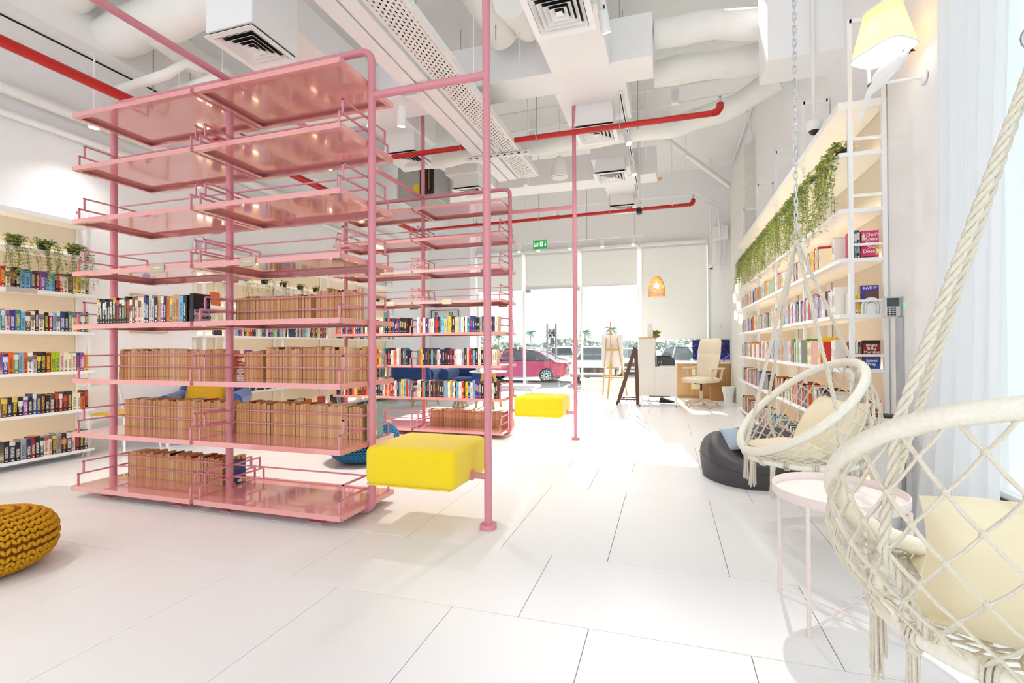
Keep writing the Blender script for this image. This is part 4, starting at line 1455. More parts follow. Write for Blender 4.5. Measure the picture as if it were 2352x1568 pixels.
for r0, r1 in ((.062, .048), (.044, .031), (.027, 0)):
    b = MB()
    po = [(-r0, 0, 0)] + [(r0 * math.cos(a), 0, .055 + r0 * math.sin(a)) for a in [PI - i * PI / 12 for i in range(13)]] + [(r0, 0, 0)]
    if r1:
        pi_ = [(r1, 0, 0)] + [(r1 * math.cos(a), 0, .055 + r1 * math.sin(a)) for a in [i * PI / 12 for i in range(13)]] + [(-r1, 0, 0)]
        n_ = len(po)
        for j in range(n_ - 1):
            b.prism([po[j], po[j + 1], pi_[n_ - 2 - j], pi_[n_ - 1 - j]], (0, .014, 0))
    else:
        b.prism(po, (0, .014, 0))
    b.build('arch', M_WSAT, t)

# far pink shelf and the long left bookcase: the rest of the books, one object
yb = 5.596
for i in (1, 2, 3):
    for j, (xa, xb) in enumerate(PLX):
        row('x', xa + .05, xb - .04, yb - .285 + .012, TIER[i], 0, P_MIX, '', h=(.185, .225) if i != 3 else (.175, .205), stuff=True, seq=[['black', 'black', 'sky blue', 'orange', 'white', 'black', 'orange', 'crimson', 'charcoal', 'pink', 'yellow', 'yellow', 'navy', 'crimson', 'crimson', 'brown'], None][j] if i == 1 else None)
row('x', -3.08, -1.99, yb + .02, TIER[0], PI, P_TAN, '', h=(.205, .225), rev=True, tanp=1, stuff=True)
for i, sparse in ((0, .12), (1, .03), (2, .03), (3, .04), (4, .3)):
    row('y', 9.05, 5.02, LF - .012, LLEV[i], PI / 2, P_LIGHT + P_MIX[:6], '', h=(.175, .205), stuff=True, gap=sparse, tmin=.024, tmax=.042)
k = N('far_book_colours')
at = k.n('ShaderNodeAttribute')
at.attribute_name = 'bc'
k.l(at.outputs['Color'], k.b.inputs['Base Color'])
k.b.inputs['Roughness'].default_value = .5
b = MB()
cols = []
for M_, c, tanp in STUFF:
    n0 = len(b.f)
    b.T = M_
    book_shape(b)
    cc = lin(c)
    lum = .3 * cc[0] + .6 * cc[1]
    pg = lin(BOOKRND.choice(['cf9560', 'dcab7a', 'e6bb8c'])) if tanp else lin('e6d8bd')
    cols += [pg if m_ == 1 else cc for m_ in b.mi[n0:]]
    # printed title blocks on the spine
    b.cur = 0
    n0 = len(b.f)
    for z0, z1, w_ in ((BOOKRND.uniform(.3, .45), BOOKRND.uniform(.6, .85), .2), (.08, .14, .16)):
        b.add([(-w_, -.002, z0), (w_, -.002, z0), (w_, -.002, z1), (-w_, -.002, z1)], [(0, 1, 2, 3)])
    ic = lin(BOOKRND.choice(['f2efe6', 'f2efe6', 'f0d64a', 'd84a38']) if lum < .25 else BOOKRND.choice(['2b2a30', '2b3e78', '8a2430']))
    cols += [tuple(.6 * ic[q_] + .4 * cc[q_] for q_ in range(3))] * (len(b.f) - n0)
b.mi = [0] * len(b.f)
me = b.mesh('book_rows', k.m)
ca = me.color_attributes.new('bc', 'FLOAT_COLOR', 'CORNER')
flat = []
for p, c in zip(me.polygons, cols):
    flat += [*c, 1] * p.loop_total
ca.data.foreach_set('color', flat)
o = bpy.data.objects.new('book_rows', me)
COL.objects.link(o)
tag(o, 'distant rows of colourful books filling the far pink shelf and wall bookcases', 'book', kind='stuff')

# single display books on the long left bookcase
for i, (yy, z, c) in enumerate(((4.78, LLEV[4], 'orange'), (4.80, LLEV[3], 'charcoal'), (4.80, LLEV[2], 'brown'), (7.5, LLEV[3], 'crimson'), (6.1, LLEV[2], 'black'))):
    o = place_book(LF - .05, yy, z, 0, .125, .028, .19, c, 0, c + ' book displayed cover-out on the long left bookcase, %s tier' % TN[LLEV.index(z)], 'display books on the left wall')
    o.rotation_euler = (0, 0, 0)
    o.matrix_world = Matrix.Translation((LF - .05, yy, z)) @ rotm('Z', 0) @ rotm('Y', -.12) @ Matrix.Diagonal((.026, .125, .19, 1))

# ------------------------------------------------------------------ trailing plants
M_LEAF = [mat('leaf_yellow_green', 'c8cc6a', .5, noise=.12, nscale=30), mat('leaf_mid_green', '9ab458', .5, noise=.12, nscale=30), mat('leaf_deep_green', '6c9048', .5, noise=.12, nscale=30)]
M_POT = mat('black_plant_pot', '1a1a18', .6)
M_STEM = mat('olive_stem', '7d7a3c', .7)


def leaf(b, c, d, up_, s_):
    """small pointed oval leaf, folded along its midrib"""
    d = d.normalized()
    sd = d.cross(up_)
    if sd.length < 1e-4:
        sd = Vector((1, 0, 0))
    sd = sd.normalized() * s_ * .42
    n_ = sd.cross(d).normalized() * s_ * .12
    t0, t1, t2 = c, c + d * s_ * .5, c + d * s_
    b.add([t0, t1 + sd + n_, t2, t1 - sd + n_, t1], [(0, 1, 4), (1, 2, 4), (2, 3, 4), (3, 0, 4)])


def trailing(x, y, z, out, label, seed, nv=16, length=(.25, .5), group=None, spread=.1, pot=.055, bushy=30, ls=.02):
    r_ = random.Random(seed)
    t = thing('trailing_plant', label, 'plant', (x, y, z), group=group)
    MB().lathe([(pot * .72, .001), (pot, .075), (pot * .86, .076), (pot * .8, .06)], 14).build('pot', M_POT, t, 40)
    b, st = MB(), MB()
    out = Vector(out)
    side = Vector((-out.y, out.x, 0))
    for i in range(nv):
        a = r_.uniform(-1, 1)
        p = out * pot * .5 + side * pot * a + Vector((0, 0, .075))
        edge = out * (abs(out.x) * r_.uniform(.055, .13) + .01) + side * a * spread + Vector((0, 0, .05))
        L_ = r_.uniform(*length)
        pts = [p, (p + edge) / 2 + Vector((0, 0, .035)), edge]
        n_ = max(3, int(L_ / .03))
        q = edge.copy()
        w_ = Vector((r_.uniform(-.02, .05) * out.x, r_.uniform(-.03, .03), 0))
        for j in range(n_):
            q = q + Vector((r_.uniform(-.008, .008), r_.uniform(-.008, .008), -L_ / n_)) + w_ * .12
            pts.append(q.copy())
        st.tube(pts, .0013, 3, caps=False)
        for j, q in enumerate(pts):
            for s_ in (-1, 1):
                an = r_.uniform(0, 2 * PI)
                d = Vector((math.cos(an), math.sin(an), r_.uniform(-.7, .35)))
                b.cur = r_.choice((0, 0, 1, 1, 2))
                leaf(b, q, d, Vector((0, 0, 1)), ls * r_.uniform(.7, 1.2))
    for i in range(bushy * 3):
        an = r_.uniform(0, 2 * PI)
        d = Vector((math.cos(an), math.sin(an), r_.uniform(-.2, 1)))
        b.cur = r_.choice((0, 1, 1, 2))
        leaf(b, Vector((0, 0, .07)) + Vector((d.x, d.y, d.z * .7)) * pot * r_.uniform(.3, 1.25), d, Vector((0, 0, 1)), ls * r_.uniform(.8, 1.3))
    b.build('foliage', M_LEAF, t)
    st.build('stems', M_STEM, t)
    return t


gp = 'trailing plants in black pots'
for i, (yy, lab) in enumerate(((2.83, 'trailing plant in black pot at the left edge of the picture'), (3.05, 'trailing plant in black pot, middle of the three at left'), (3.29, 'trailing plant in black pot beside the left bookcase end'))):
    trailing(LF - .09, yy, LLEV[5], (1, 0, 0), lab, 40 + i, 18, (.2, .45), gp, .1, bushy=45, ls=.026)
for i in range(12):
    trailing(LF - .09, 4.95 + i * .36, LLEV[5], (1, 0, 0), 'small trailing plant, %s from the near end of the long left bookcase' % ordinal(i + 1), 60 + i, 8, (.15, .4), gp, .1, bushy=16, ls=.024)
for i in range(15):
    trailing(1.27, 3.92 + i * .322, RLEV[6], (-1, 0, 0), 'lush trailing plant on the right bookcase, %s from the near end' % ordinal(i + 1), 90 + i, 20, (.12, .55), gp, .17, ls=.028)

# ------------------------------------------------------------------ furniture helpers
def rcube(b, x0, x1, y0, y1, z0, z1, r, n=6, puff=0, M=None):
    """box with rounded edges, optionally puffed out like a cushion"""
    c = Vector(((x0 + x1) / 2, (y0 + y1) / 2, (z0 + z1) / 2))
    h = Vector(((x1 - x0) / 2, (y1 - y0) / 2, (z1 - z0) / 2))
    r = min(r, *h)
    def rs(t, hh):       # denser samples near the edges
        return max(-hh, min(hh, hh * math.copysign(1 - (1 - abs(t)) ** 1.6, t)))
    for ax in range(3):
        o1, o2 = (ax + 1) % 3, (ax + 2) % 3
        for s_ in (-1, 1):
            def fn(u, v):
                p = Vector((0, 0, 0))
                tu, tv = (u * 2 - 1), (v * 2 - 1)
                if s_ < 0:
                    tu = -tu
                p[ax] = s_ * h[ax]
                p[o1] = rs(tu, h[o1])
                p[o2] = rs(tv, h[o2])
                q = Vector([max(-(h[i] - r), min(h[i] - r, p[i])) for i in range(3)])
                d = p - q
                p = q + (d.normalized() * r if d.length > 1e-9 else d)
                if puff:
                    p[ax] += s_ * puff * h[ax] * max(0, 1 - tu * tu) * max(0, 1 - tv * tv)
                p = p + c
                return tuple(M @ p) if M is not None else tuple(p)
            b.grid(fn, n * 2 + 1, n * 2 + 1)
    return b


def pillow(b, w_, h, t, M, n=14):
    """square scatter cushion with drawn-out corners, lying in local XZ, thickness along Y"""
    for s_ in (-1, 1):
        def fn(u, v):
            a, c = u * 2 - 1, v * 2 - 1
            if s_ > 0:
                a = -a
            k_ = (1 - a * a) ** .5 * (1 - c * c) ** .5 if abs(a) < 1 and abs(c) < 1 else 0
            pin = 1 - .10 * ((1 - abs(a) ** 2) * abs(c) ** 3 + 0)
            pin2 = 1 - .10 * ((1 - abs(c) ** 2) * abs(a) ** 3)
            wob = .05 * math.sin(7 * a + 3 * c) * k_
            return tuple(M @ Vector((a * w_ / 2 * pin2, s_ * t / 2 * (k_ ** .8 + wob), c * h / 2 * pin)))
        b.grid(fn, n, n)
    return b


M_YEL = mat('yellow_velvet', 'f4d500', .85, sheen=.3, noise=.02, nscale=20, bump=.12, bscale=300)
M_MUST = mat('mustard_wool', 'd79a06', .9, noise=.12, nscale=40, bump=.3, bscale=250)
M_MUSTD = mat('mustard_wool_core', '8a5206', .95)
M_BLUEK = mat('teal_blue_wool', '2f7ca6', .9, noise=.12, nscale=40)
M_BLUEKD = mat('navy_wool_core', '0f2440', .95)
M_BLUEF = mat('cobalt_upholstery', '2c4f94', .9, sheen=.4, noise=.08, nscale=15, bump=.15, bscale=200)
M_MCUSH = mat('mustard_cushion_fabric', 'd8a71a', .85, noise=.06, bump=.1, bscale=150)
M_WOODL = mat('light_wood', 'd9ab63', .5, noise=.12, nscale=8)
M_WOODD = mat('dark_walnut', '6b4634', .5, noise=.15, nscale=8)
M_OAK = None
k = N('oak_veneer')
tc = k.n('ShaderNodeTexCoord')
mp = k.n('ShaderNodeMapping')
mp.inputs['Scale'].default_value = (14, 14, 1.2)
nz = k.n('ShaderNodeTexNoise')
nz.inputs['Scale'].default_value = 2
nz.inputs['Detail'].default_value = 5
k.l(tc.outputs['Object'], mp.inputs['Vector'])
k.l(mp.outputs[0], nz.inputs['Vector'])
k.l(k.mix(nz.outputs[0], lin('a87a48'), lin('d3a874')), k.b.inputs['Base Color'])
k.b.inputs['Roughness'].default_value = .5
M_OAK = k.m

# yellow block seats hung between shelf post and pole
for y, lab in ((2.709, 'large yellow upholstered block seat between near shelf and tall pole'), (5.596, 'smaller-looking yellow block seat between far shelf and far pole')):
    t = thing('block_seat', lab, 'seat', (-1.5, y, .285), group='yellow block seats')
    rcube(MB(), -.305, .305, -.26, .26, 0, .245, .045, 7).build('upholstery', M_YEL, t, 180)
    b = MB().tube([(-.306 + .022 * 0, -.21, .012)] + [(-.28, -.26 + .0, .012), (.28, -.26, .012), (.3, .2, .012)], .004, 6)
    b.build('piping', M_YEL, t)
    MB().lathe([(.034, 0), (.034, .01), (.02, .012)], 14).build('tube_collar', M_PINKM, t, rot=(0, PI / 2, 0), loc=(.303, 0, .04))


def knit_pouf(label, loc, R, h, cm, core, rows, cols, sz):
    t = thing('knitted_pouf', label, 'pouf', loc)
    prof = lambda v: (R * math.sin(v * PI) ** .62, h / 2 - h / 2 * math.copysign(abs(math.cos(v * PI)) ** .8, math.cos(v * PI)) * .985)
    b = MB().grid(lambda u, v: (prof(v)[0] * .965 * math.cos(u * 2 * PI), prof(v)[0] * .965 * math.sin(u * 2 * PI), .004 + prof(v)[1] * .98), 48, 20, cu=True)
    b.build('core', core, t, 180)
    b = MB()
    for i in range(rows):
        v = .03 + .94 * (i + .5) / rows
        r, z = prof(v)
        r2, z2 = prof(v + .01)
        tv = Vector((r2 - r, 0, z2 - z)).normalized()
        for j in range(cols):
            a = 2 * PI * j / cols
            M0 = rotm('Z', a)
            for s_ in (-1, 1):
                w_ = 2 * PI * r / cols
                if w_ < sz * .22:
                    continue
                # each loop of the stitch: a small slanted oval
                c = Vector((r, s_ * w_ * .24, z + .002))
                nrm = Vector((-tv.z, 0, tv.x)) * -1
                ax = (tv + Vector((0, s_ * .55, 0))).normalized()
                bx = ax.cross(nrm).normalized()
                B_ = Matrix((ax, bx, nrm)).transposed()
                L_ = h / rows * .95
                def fn(u, q):
                    th, ph = u * 2 * PI, (q - .5) * PI
                    p = B_ @ Vector((L_ * math.sin(ph) * .95, w_ * .27 * math.cos(ph) * math.cos(th), sz * .42 * math.cos(ph) * math.sin(th)))
                    return tuple(M0 @ (c + p))
                b.grid(fn, 5, 5, cu=True)
    o = b.build('stitches', cm, t, 180)
    o['kind'] = 'stuff'
    return t


knit_pouf('chunky mustard knitted pouf at the lower left edge', (-3.35, 1.48, 0), .27, .3, M_MUST, M_MUSTD, 15, 44, .03)
knit_pouf('blue knitted pouf behind the near yellow seat', (-2.95, 4.02, 0), .335, .38, M_BLUEK, M_BLUEKD, 22, 64, .02)


def armchair(label, loc, rz, scale=1):
    t = thing('armchair', label, 'armchair', loc, rz)
    t.scale = (scale,) * 3
    rcube(MB(), -.36, .40, -.30, .30, .2, .46, .06, 5, .03).build('seat', M_BLUEF, t, 180)
    rcube(MB(), -.46, -.24, -.42, .42, .2, .82, .1, 6, .04, Matrix.Rotation(-.12, 4, 'Y')).build('backrest', M_BLUEF, t, 180)
    for s_ in (-1, 1):
        y = s_ * .38
        b = MB()
        def fn(u, v, y=y):
            a = u * 2 * PI
            x = -.36 + v * .76
            r = .11 * (1 - .1 * (1 - v))
            zc = .57 - .02 * v
            px, pz = r * math.cos(a), r * math.sin(a)
            if pz < 0:
                pz *= 3.0
            return (x + (.012 if 0 < v < 1 else 0), y + px * (1 if pz > 0 else 1 - .25 * min(1, -pz / .33)), zc + pz)
        b.grid(fn, 22, 10, cu=True)
        b.add([fn(i / 22, 1) for i in range(22)], [tuple(range(22))])
        b.add([fn(i / 22, 0) for i in range(22)], [tuple(range(22))[::-1]])
        b.build('armrest', M_BLUEF, t, 60)
    for x in (-.36, .33):
        for y in (-.34, .34):
            MB().tube([(x, y, .21), (x * 1.06, y * 1.04, 0)], [.034, .02], 10).build('leg', M_WSAT, t, 40)
    return t


armchair('cobalt blue armchair with mustard cushion seen through the near pink shelf', (-5.53, 4.42, 0), -.9, .9)
b = pillow(MB(), .46, .42, .16, Matrix.Translation((-5.5, 4.38, .6)) @ rotm('Z', PI / 2 - .9) @ rotm('X', -.28) @ rotm('Y', .1))
tag(b.build('scatter_cushion', M_MCUSH, None, 180), 'mustard yellow cushion on the blue armchair at left', 'cushion')
armchair('left blue armchair of the pair beyond the far pink shelf', (-5.33, 9.2, 0), 1.7)
armchair('right blue armchair of the pair beyond the far pink shelf', (-4.38, 9.65, 0), -1.5)

# white metal chair with yellow slatted seat
t = thing('metal_chair', 'white tubular chair with yellow wooden seat beside the left bookcase end', 'chair', (-5.8, 3.66, 0), .25)
M_YW = mat('yellow_stained_wood', 'e9bd3e', .5)
for i in range(5):
    MB().box(-.19 + i * .078, -.118 + i * .078, -.2, .2, .425, .445, b=.004).build('seat_slat', M_YW, t)
b = MB().tube([(-.18, -.19, .42), (-.24, -.21, .6), (-.26, -.19, .73), (-.27, -.1, .785), (-.275, 0, .79), (-.27, .1, .785), (-.26, .19, .73), (-.24, .21, .6), (-.18, .19, .42)], .0105, 10)
b.build('back_hoop', M_WHITE, t, 60)
for sx, sy in ((1, -1), (1, 1), (-1, -1), (-1, 1)):
    MB().tube([(sx * .17, sy * .17, .425), (sx * .23, sy * .23, .0)], .0105, 10).build('leg', M_WHITE, t, 60)
MB().tube([(.18, -.19, .418), (.18, .19, .418), (-.18, .19, .418), (-.18, -.19, .418)], .009, 8, closed=True).build('seat_frame', M_WHITE, t)

# wall pictures
def picture(label, loc, w_, h, rz, art):
    t = thing('framed_picture', label, 'picture', loc, rz)
    f = MB()
    m_ = .012
    for x0, x1, z0, z1 in ((-w_ / 2, w_ / 2, 0, m_), (-w_ / 2, w_ / 2, h - m_, h), (-w_ / 2, -w_ / 2 + m_, m_, h - m_), (w_ / 2 - m_, w_ / 2, m_, h - m_)):
        f.box(x0, x1, -.03, 0, z0, z1)
    f.build('frame', mat('pale_oak_frame', 'd2b98e', .5) if art == 0 else mat('thin_dark_frame', '3c3a38', .5), t)
    MB().box(-w_ / 2 + m_, w_ / 2 - m_, -.012, -.002, m_, h - m_).build('paper', mat('picture_paper', 'f3f1ee', .6), t)
    b = MB()
    if art == 0:
        for cx, cz, r in ((-.03, .1, .05), (.06, .12, .035)):
            b.cyl((cx, -.0126, cz), (cx, -.012, cz), r, 18)
        b.build('abstract_print', mat('mauve_print', '9a93b8', .6), t)
    else:
        for i in range(7):
            x = (-.33 if i < 4 else .13) + (i % 4) * .035
            b.prism([(x, -.0122, h - .05), (x + .022, -.0122, h - .05), (x + .03 + .02 * (i % 2), -.0122, h - .22 - .03 * (i % 3)), (x + .02, -.0122, h - .24)], (0, -.0006, 0))
        b.build('stripe_print', mat('dark_stripe_print', '4a4a4c', .6), t)


picture('framed print with mauve shapes on the left wall behind the near shelf', (XL + .002, 4.13, 1.338), .42, .46, PI / 2, 0)
picture('framed print with dark strokes on the back wall left of the glazing', (-5.65, 11.098, 1.5), .8, .62, 0, 1)

# low tables, stool and bench beyond the far shelf
t = thing('coffee_table', 'white low table on tapered wooden legs beyond the far shelf', 'table', (-4.55, 8.1, 0))
MB().lathe([(.26, 0), (.28, .01), (.28, .025), (.0, .026)], 28, (0, 0, .36)).build('table_top', M_WSAT, t, 40)
for a in (.6, 2.2, 3.8, 5.3):
    MB().tube([(.17 * math.cos(a), .17 * math.sin(a), .36), (.25 * math.cos(a), .25 * math.sin(a), 0)], [.03, .019], 10).build('leg', M_WOODL, t, 40)
t = thing('round_stool', 'light blue round stool on wooden legs beyond the far shelf', 'stool', (-3.78, 8.05, 0))
MB().lathe([(.15, 0), (.165, .02), (.165, .2), (.14, .235), (.0, .24)], 26, (0, 0, .12)).build('cushion', mat('light_blue_fabric', '8fc6dc', .85), t, 50)
for a in (.8, 2.35, 3.9, 5.5):
    MB().tube([(.09 * math.cos(a), .09 * math.sin(a), .13), (.15 * math.cos(a), .15 * math.sin(a), 0)], [.026, .019], 10).build('leg', M_WOODL, t, 40)
MB().tube([(.12 * math.cos(a), .12 * math.sin(a), .06) for a in (.8, 2.35, 3.9, 5.5)], .004, 6, closed=True).build('stretcher', M_CHROME, t)
t = thing('round_table', 'white round table on splayed wooden legs beyond the far shelf', 'table', (-3.25, 8.15, 0))
MB().lathe([(.34, 0), (.36, .01), (.36, .024), (.0, .026)], 36, (0, 0, .66)).build('table_top', M_WSAT, t, 40)
for a in (.75, 2.3, 3.9, 5.45):
    MB().tube([(.1 * math.cos(a), .1 * math.sin(a), .66), (.26 * math.cos(a), .26 * math.sin(a), 0)], [.032, .022], 10).build('leg', M_WOODL, t, 40)
for a in (.75, 2.3):
    MB().cyl((.2 * math.cos(a), .2 * math.sin(a), .25), (-.2 * math.cos(a), -.2 * math.sin(a), .25), .005, 6).build('stretcher', M_CHROME, t)
t = thing('potted_plant', 'small green plant in white bowl on the round white table', 'plant', (-3.4, 8.05, .6865))
MB().lathe([(.04, 0), (.06, .05), (.05, .05)], 16).build('bowl', M_WSAT, t, 40)
b = MB()
rr = random.Random(11)
for i in range(26):
    a = rr.uniform(0, 6.28)
    b.cur = i % 3
    leaf(b, Vector((0, 0, .05)), Vector((math.cos(a), math.sin(a), rr.uniform(.1, .9))), Vector((0, 0, 1)), rr.uniform(.07, .13))
b.build('leaves', M_LEAF, t)
t = thing('low_bench', 'low white bench left of the glass entrance door', 'bench', (-3.4, 10.2, 0))
MB().box(-.6, .55, -.25, .25, .2, .26, b=.01).build('bench_top', M_WSAT, t)
for x in (-.5, .45):
    MB().box(x - .02, x + .02, -.2, .2, 0, .2).build('leg', M_WSAT, t)
tag(MB().box(-3.25, -2.45, 10.75, 11.15, 0, .008).build('door_mat', mat('grey_door_mat', 'b9bbbd', .95)), 'grey door mat just inside the glass entrance', 'door mat')

# reception desk
t = thing('reception_desk', 'white reception desk with tall back panel on an open frame', 'desk', (-.52, 9.0, 0))
M_DESK = mat('white_laminate', 'f0ece4', .4)
MB().box(0, .3, 0, .85, .2, 1.29, b=.004).build('tall_unit', M_DESK, t)
MB().box(.3, .69, 0, .85, .2, .73, b=.004).build('low_unit', M_DESK, t)
MB().box(.3, .7, -.01, .86, .73, .752).build('worktop', M_WHITE, t)
MB().box(-.005, .31, -.01, .86, 1.29, 1.305).build('ledge', M_WOODL, t)
b = MB()
for x in (.012, .678):
    for y in (.012, .838):
        b.box(x - .012, x + .012, y - .012, y + .012, 0, .2)
for z in (.012,):
    for y in (.012, .838):
        b.box(0, .69, y - .012, y + .012, z - .012, z + .012)
    for x in (.012, .678):
        b.box(x - .012, x + .012, 0, .85, z - .012, z + .012)
b.build('base_frame', M_WHITE, t)
MB().box(.19, .57, -.002, .002, .185, .2).build('wood_edge', M_WOODD, t)
t = thing('receipt_printer', 'dark grey printer on the reception desk worktop', 'printer', (-.06, 9.3, .7525))
MB().prism([(-.14, -.16, 0), (.2, -.16, 0), (.2, -.16, .13), (.12, -.16, .2), (-.14, -.16, .2)], (0, .32, 0)).build('case', mat('charcoal_plastic', '44464c', .5), t)
MB().box(-.14, .12, -.161, .161, .175, .205).build('lid', M_BLACK, t)
b = MB().tube([(-.12, -.18, .01), (-.1, -.2, .08), (-.05, -.2, .1), (-.04, -.19, .01)], .004, 6)
b.build('cable', M_SIGNW, t)
t = thing('papers', 'flat pile of pale papers on the front of the reception desk', 'papers', (0, 9.08, .7525), .1)
for i in range(4):
    MB().box(-.16 + .01 * i, .12 + .015 * i, -.06, .05, .004 * i, .004 * i + .0036).build('sheet', mat('pale_paper', 'e9e2d6', .7), t)
t = thing('laptop_tray', 'black cable box lying on the floor under the reception desk', 'cable box', (-.02, 9.35, .0))
MB().prism([(-.14, 0, .03), (.1, 0, .03), (.16, 0, .05), (-.1, 0, .13), (-.12, 0, .12)], (0, .2, 0)).build('case', M_BLACK, t)
b = MB().tube([(-.14, .1, .04), (-.3, .1, .04), (-.34, .1, .06), (-.28, .1, .18)], .005, 6)
b.tube([(-.16, .05, .035), (-.2, .05, .1), (-.28, .08, .18)], .005, 6)
b.build('cable', M_BLACK, t)
t = thing('card_holder', 'upright white card on the reception desk ledge', 'sign', (-.31, 9.15, 1.3055))
MB().prism([(-.05, -.03, 0), (.05, -.03, 0), (.05, 0, .27), (-.05, 0, .27)], (0, .003, 0)).build('card', mat('white_card', 'f4f3fa', .5), t)
MB().prism([(-.05, .05, 0), (.05, .05, 0), (.05, 0.003, .27), (-.05, 0.003, .27)], (0, .003, 0)).build('rear_card', mat('white_card', 'f4f3fa', .5), t)
t = thing('potted_plant', 'small leafy plant in a terracotta dish on the reception desk', 'plant', (-.22, 9.4, 1.3055))
MB().lathe([(.05, 0), (.08, .02), (.085, .05), (.07, .05)], 18).build('dish', mat('terracotta', 'b8743e', .7), t, 40)
b = MB()
for i in range(34):
    a = rr.uniform(0, 6.28)
    b.cur = i % 2
    leaf(b, Vector((rr.uniform(-.04, .04), rr.uniform(-.04, .04), .05)), Vector((math.cos(a), math.sin(a), rr.uniform(.3, 1.6))), Vector((0, 0, 1)), rr.uniform(.08, .15))
b.build('leaves', M_LEAF, t)

# oak counter under the window, with television, box, bin
t = thing('oak_counter', 'oak-fronted counter with white top behind the office chair', 'counter', (.2, 10.62, 0))
for i in range(4):
    MB().box(i * .277, (i + 1) * .277 - .003, 0, .45, .06, .755).build('cabinet', M_OAK, t)
MB().box(.0, 1.1, .03, .45, 0, .06).build('plinth', M_OAK, t)
MB().box(-.02, 1.11, -.015, .6, .755, .785, b=.003).build('worktop', M_WHITE, t)
for x, z in ((.42, .6), (.4, .3)):
    MB().box(x - .1, x + .1, -.004, 0, z - .1, z + .1).build('cream_panel', mat('cream_speaker_panel', 'ecdcae', .6), t)
t = thing('television', 'black television showing blue-purple imagery behind the office chair', 'television', (.945, 11.0, .8))
MB().box(-.39, .39, 0, .035, .03, .475, b=.004).build('bezel', M_BLACK, t)
k = N('screen_image')
tc = k.n('ShaderNodeTexCoord')
vo = k.n('ShaderNodeTexVoronoi')
vo.inputs['Scale'].default_value = 22
k.l(tc.outputs['Object'], vo.inputs['Vector'])
nz = k.n('ShaderNodeTexNoise')
nz.inputs['Scale'].default_value = 5
k.l(tc.outputs['Object'], nz.inputs['Vector'])
cr = k.n('ShaderNodeValToRGB')
e = cr.color_ramp.elements
e[0].position, e[0].color = .35, (*lin('0d0a26'), 1)
e[1].position, e[1].color = .75, (*lin('8f6ad6'), 1)
q = e.new(.55)
q.color = (*lin('2b38c0'), 1)
k.l(nz.outputs[0], cr.inputs[0])
cc = k.mix(k.val('MULTIPLY', vo.outputs['Distance'], 1.3), cr.outputs[0], lin('0a0820'))
k.l(cc, k.b.inputs['Base Color'])
k.l(cc, k.b.inputs['Emission Color'])
k.b.inputs['Emission Strength'].default_value = .6
k.b.inputs['Roughness'].default_value = .15
MB().box(-.38, .38, -.001, .0005, .04, .465).build('screen', k.m, t)
for x in (-.25, .25):
    MB().bar((x, -.05, 0), (x + .03, .02, .04), .02, .01).build('foot', M_BLACK, t)
t = thing('cardboard_box', 'open brown cardboard box behind the white bin', 'box', (1.02, 10.42, 0))
M_CARD = mat('cardboard', 'b98656', .8)
b = MB().box(-.16, .16, -.16, .16, 0, .3)
b.build('carton', M_CARD, t)
MB().prism([(-.16, -.16, .3), (.16, -.16, .3), (.2, -.24, .33), (-.2, -.24, .33)], (0, 0, .004)).build('flap', M_CARD, t)
MB().prism([(-.16, -.16, .3), (-.16, .16, .3), (-.22, .16, .36), (-.22, -.16, .36)], (.003, 0, 0)).build('flap', M_CARD, t)
t = thing('waste_bin', 'white flared planter-shaped bin beside the speckled pilaster', 'bin', (1.18, 10.02, 0))
MB().lathe([(.085, 0), (.105, .2), (.115, .2), (.128, .31), (.118, .312), (.1, .22), (.08, .02)], 24).build('bin_body', M_WSAT, t, 35)

# office chair
t = thing('office_chair', 'cream leather high-back office chair on castors', 'chair', (.66, 9.25, 0), .85)
M_LEA = mat('cream_leather', 'efe3cb', .45, noise=.04)
M_LEAB = mat('beige_plastic', 'e0cfb2', .45)
rcube(MB(), -.36, .16, -.25, .25, .455, .55, .045, 6, .12).build('seat', M_LEA, t, 180)
b = MB()
def bk(u, v, s_):
    a = u * 2 - 1
    z = .52 + v * .76
    x = .12 + .13 * v ** 1.4
    w_ = (.2 + .055 * math.sin(v * PI * .8)) * (1 if v < .93 else 1 - (v - .93) * 1.2)
    th = .05 * (1 - a ** 4) * (1 - abs(v * 2 - 1) ** 8) + .008
    bow = .03 * a * a
    seam = -.008 if abs(v - .62) < .03 else 0
    return (x - bow - (th + seam if s_ < 0 else 0) + (th * .6 if s_ > 0 else 0), a * w_, z)
b.grid(lambda u, v: bk(u, v, -1), 13, 26)
b.grid(lambda u, v: bk(1 - u, v, 1), 13, 26)
b.build('backrest', M_LEA, t, 180)
for s_ in (-1, 1):
    ar = MB().tube([(-.12, s_ * .27, .5), (-.13, s_ * .29, .68), (-.1, s_ * .29, .7)], .02, 10).build('front_arm_post', M_LEAB, t, 60)
    MB().tube([(.13, s_ * .27, .5), (.15, s_ * .29, .7)], .02, 10).build('rear_arm_post', M_LEAB, t, 60)
    rcube(MB(), -.22, .2, s_ * .29 - .035, s_ * .29 + .035, .7, .735, .016, 4).build('arm_pad', M_LEA, t, 180)
MB().cyl((-.08, 0, .3), (-.08, 0, .46), .018, 14).build('gas_lift', M_BLACK, t, 40)
MB().lathe([(.032, 0), (.028, .2), (.02, .2)], 14, (-.08, 0, .1)).build('column', M_LEAB, t, 40)
MB().box(-.2, .06, -.08, .08, .425, .457).build('mechanism', M_BLACK, t)
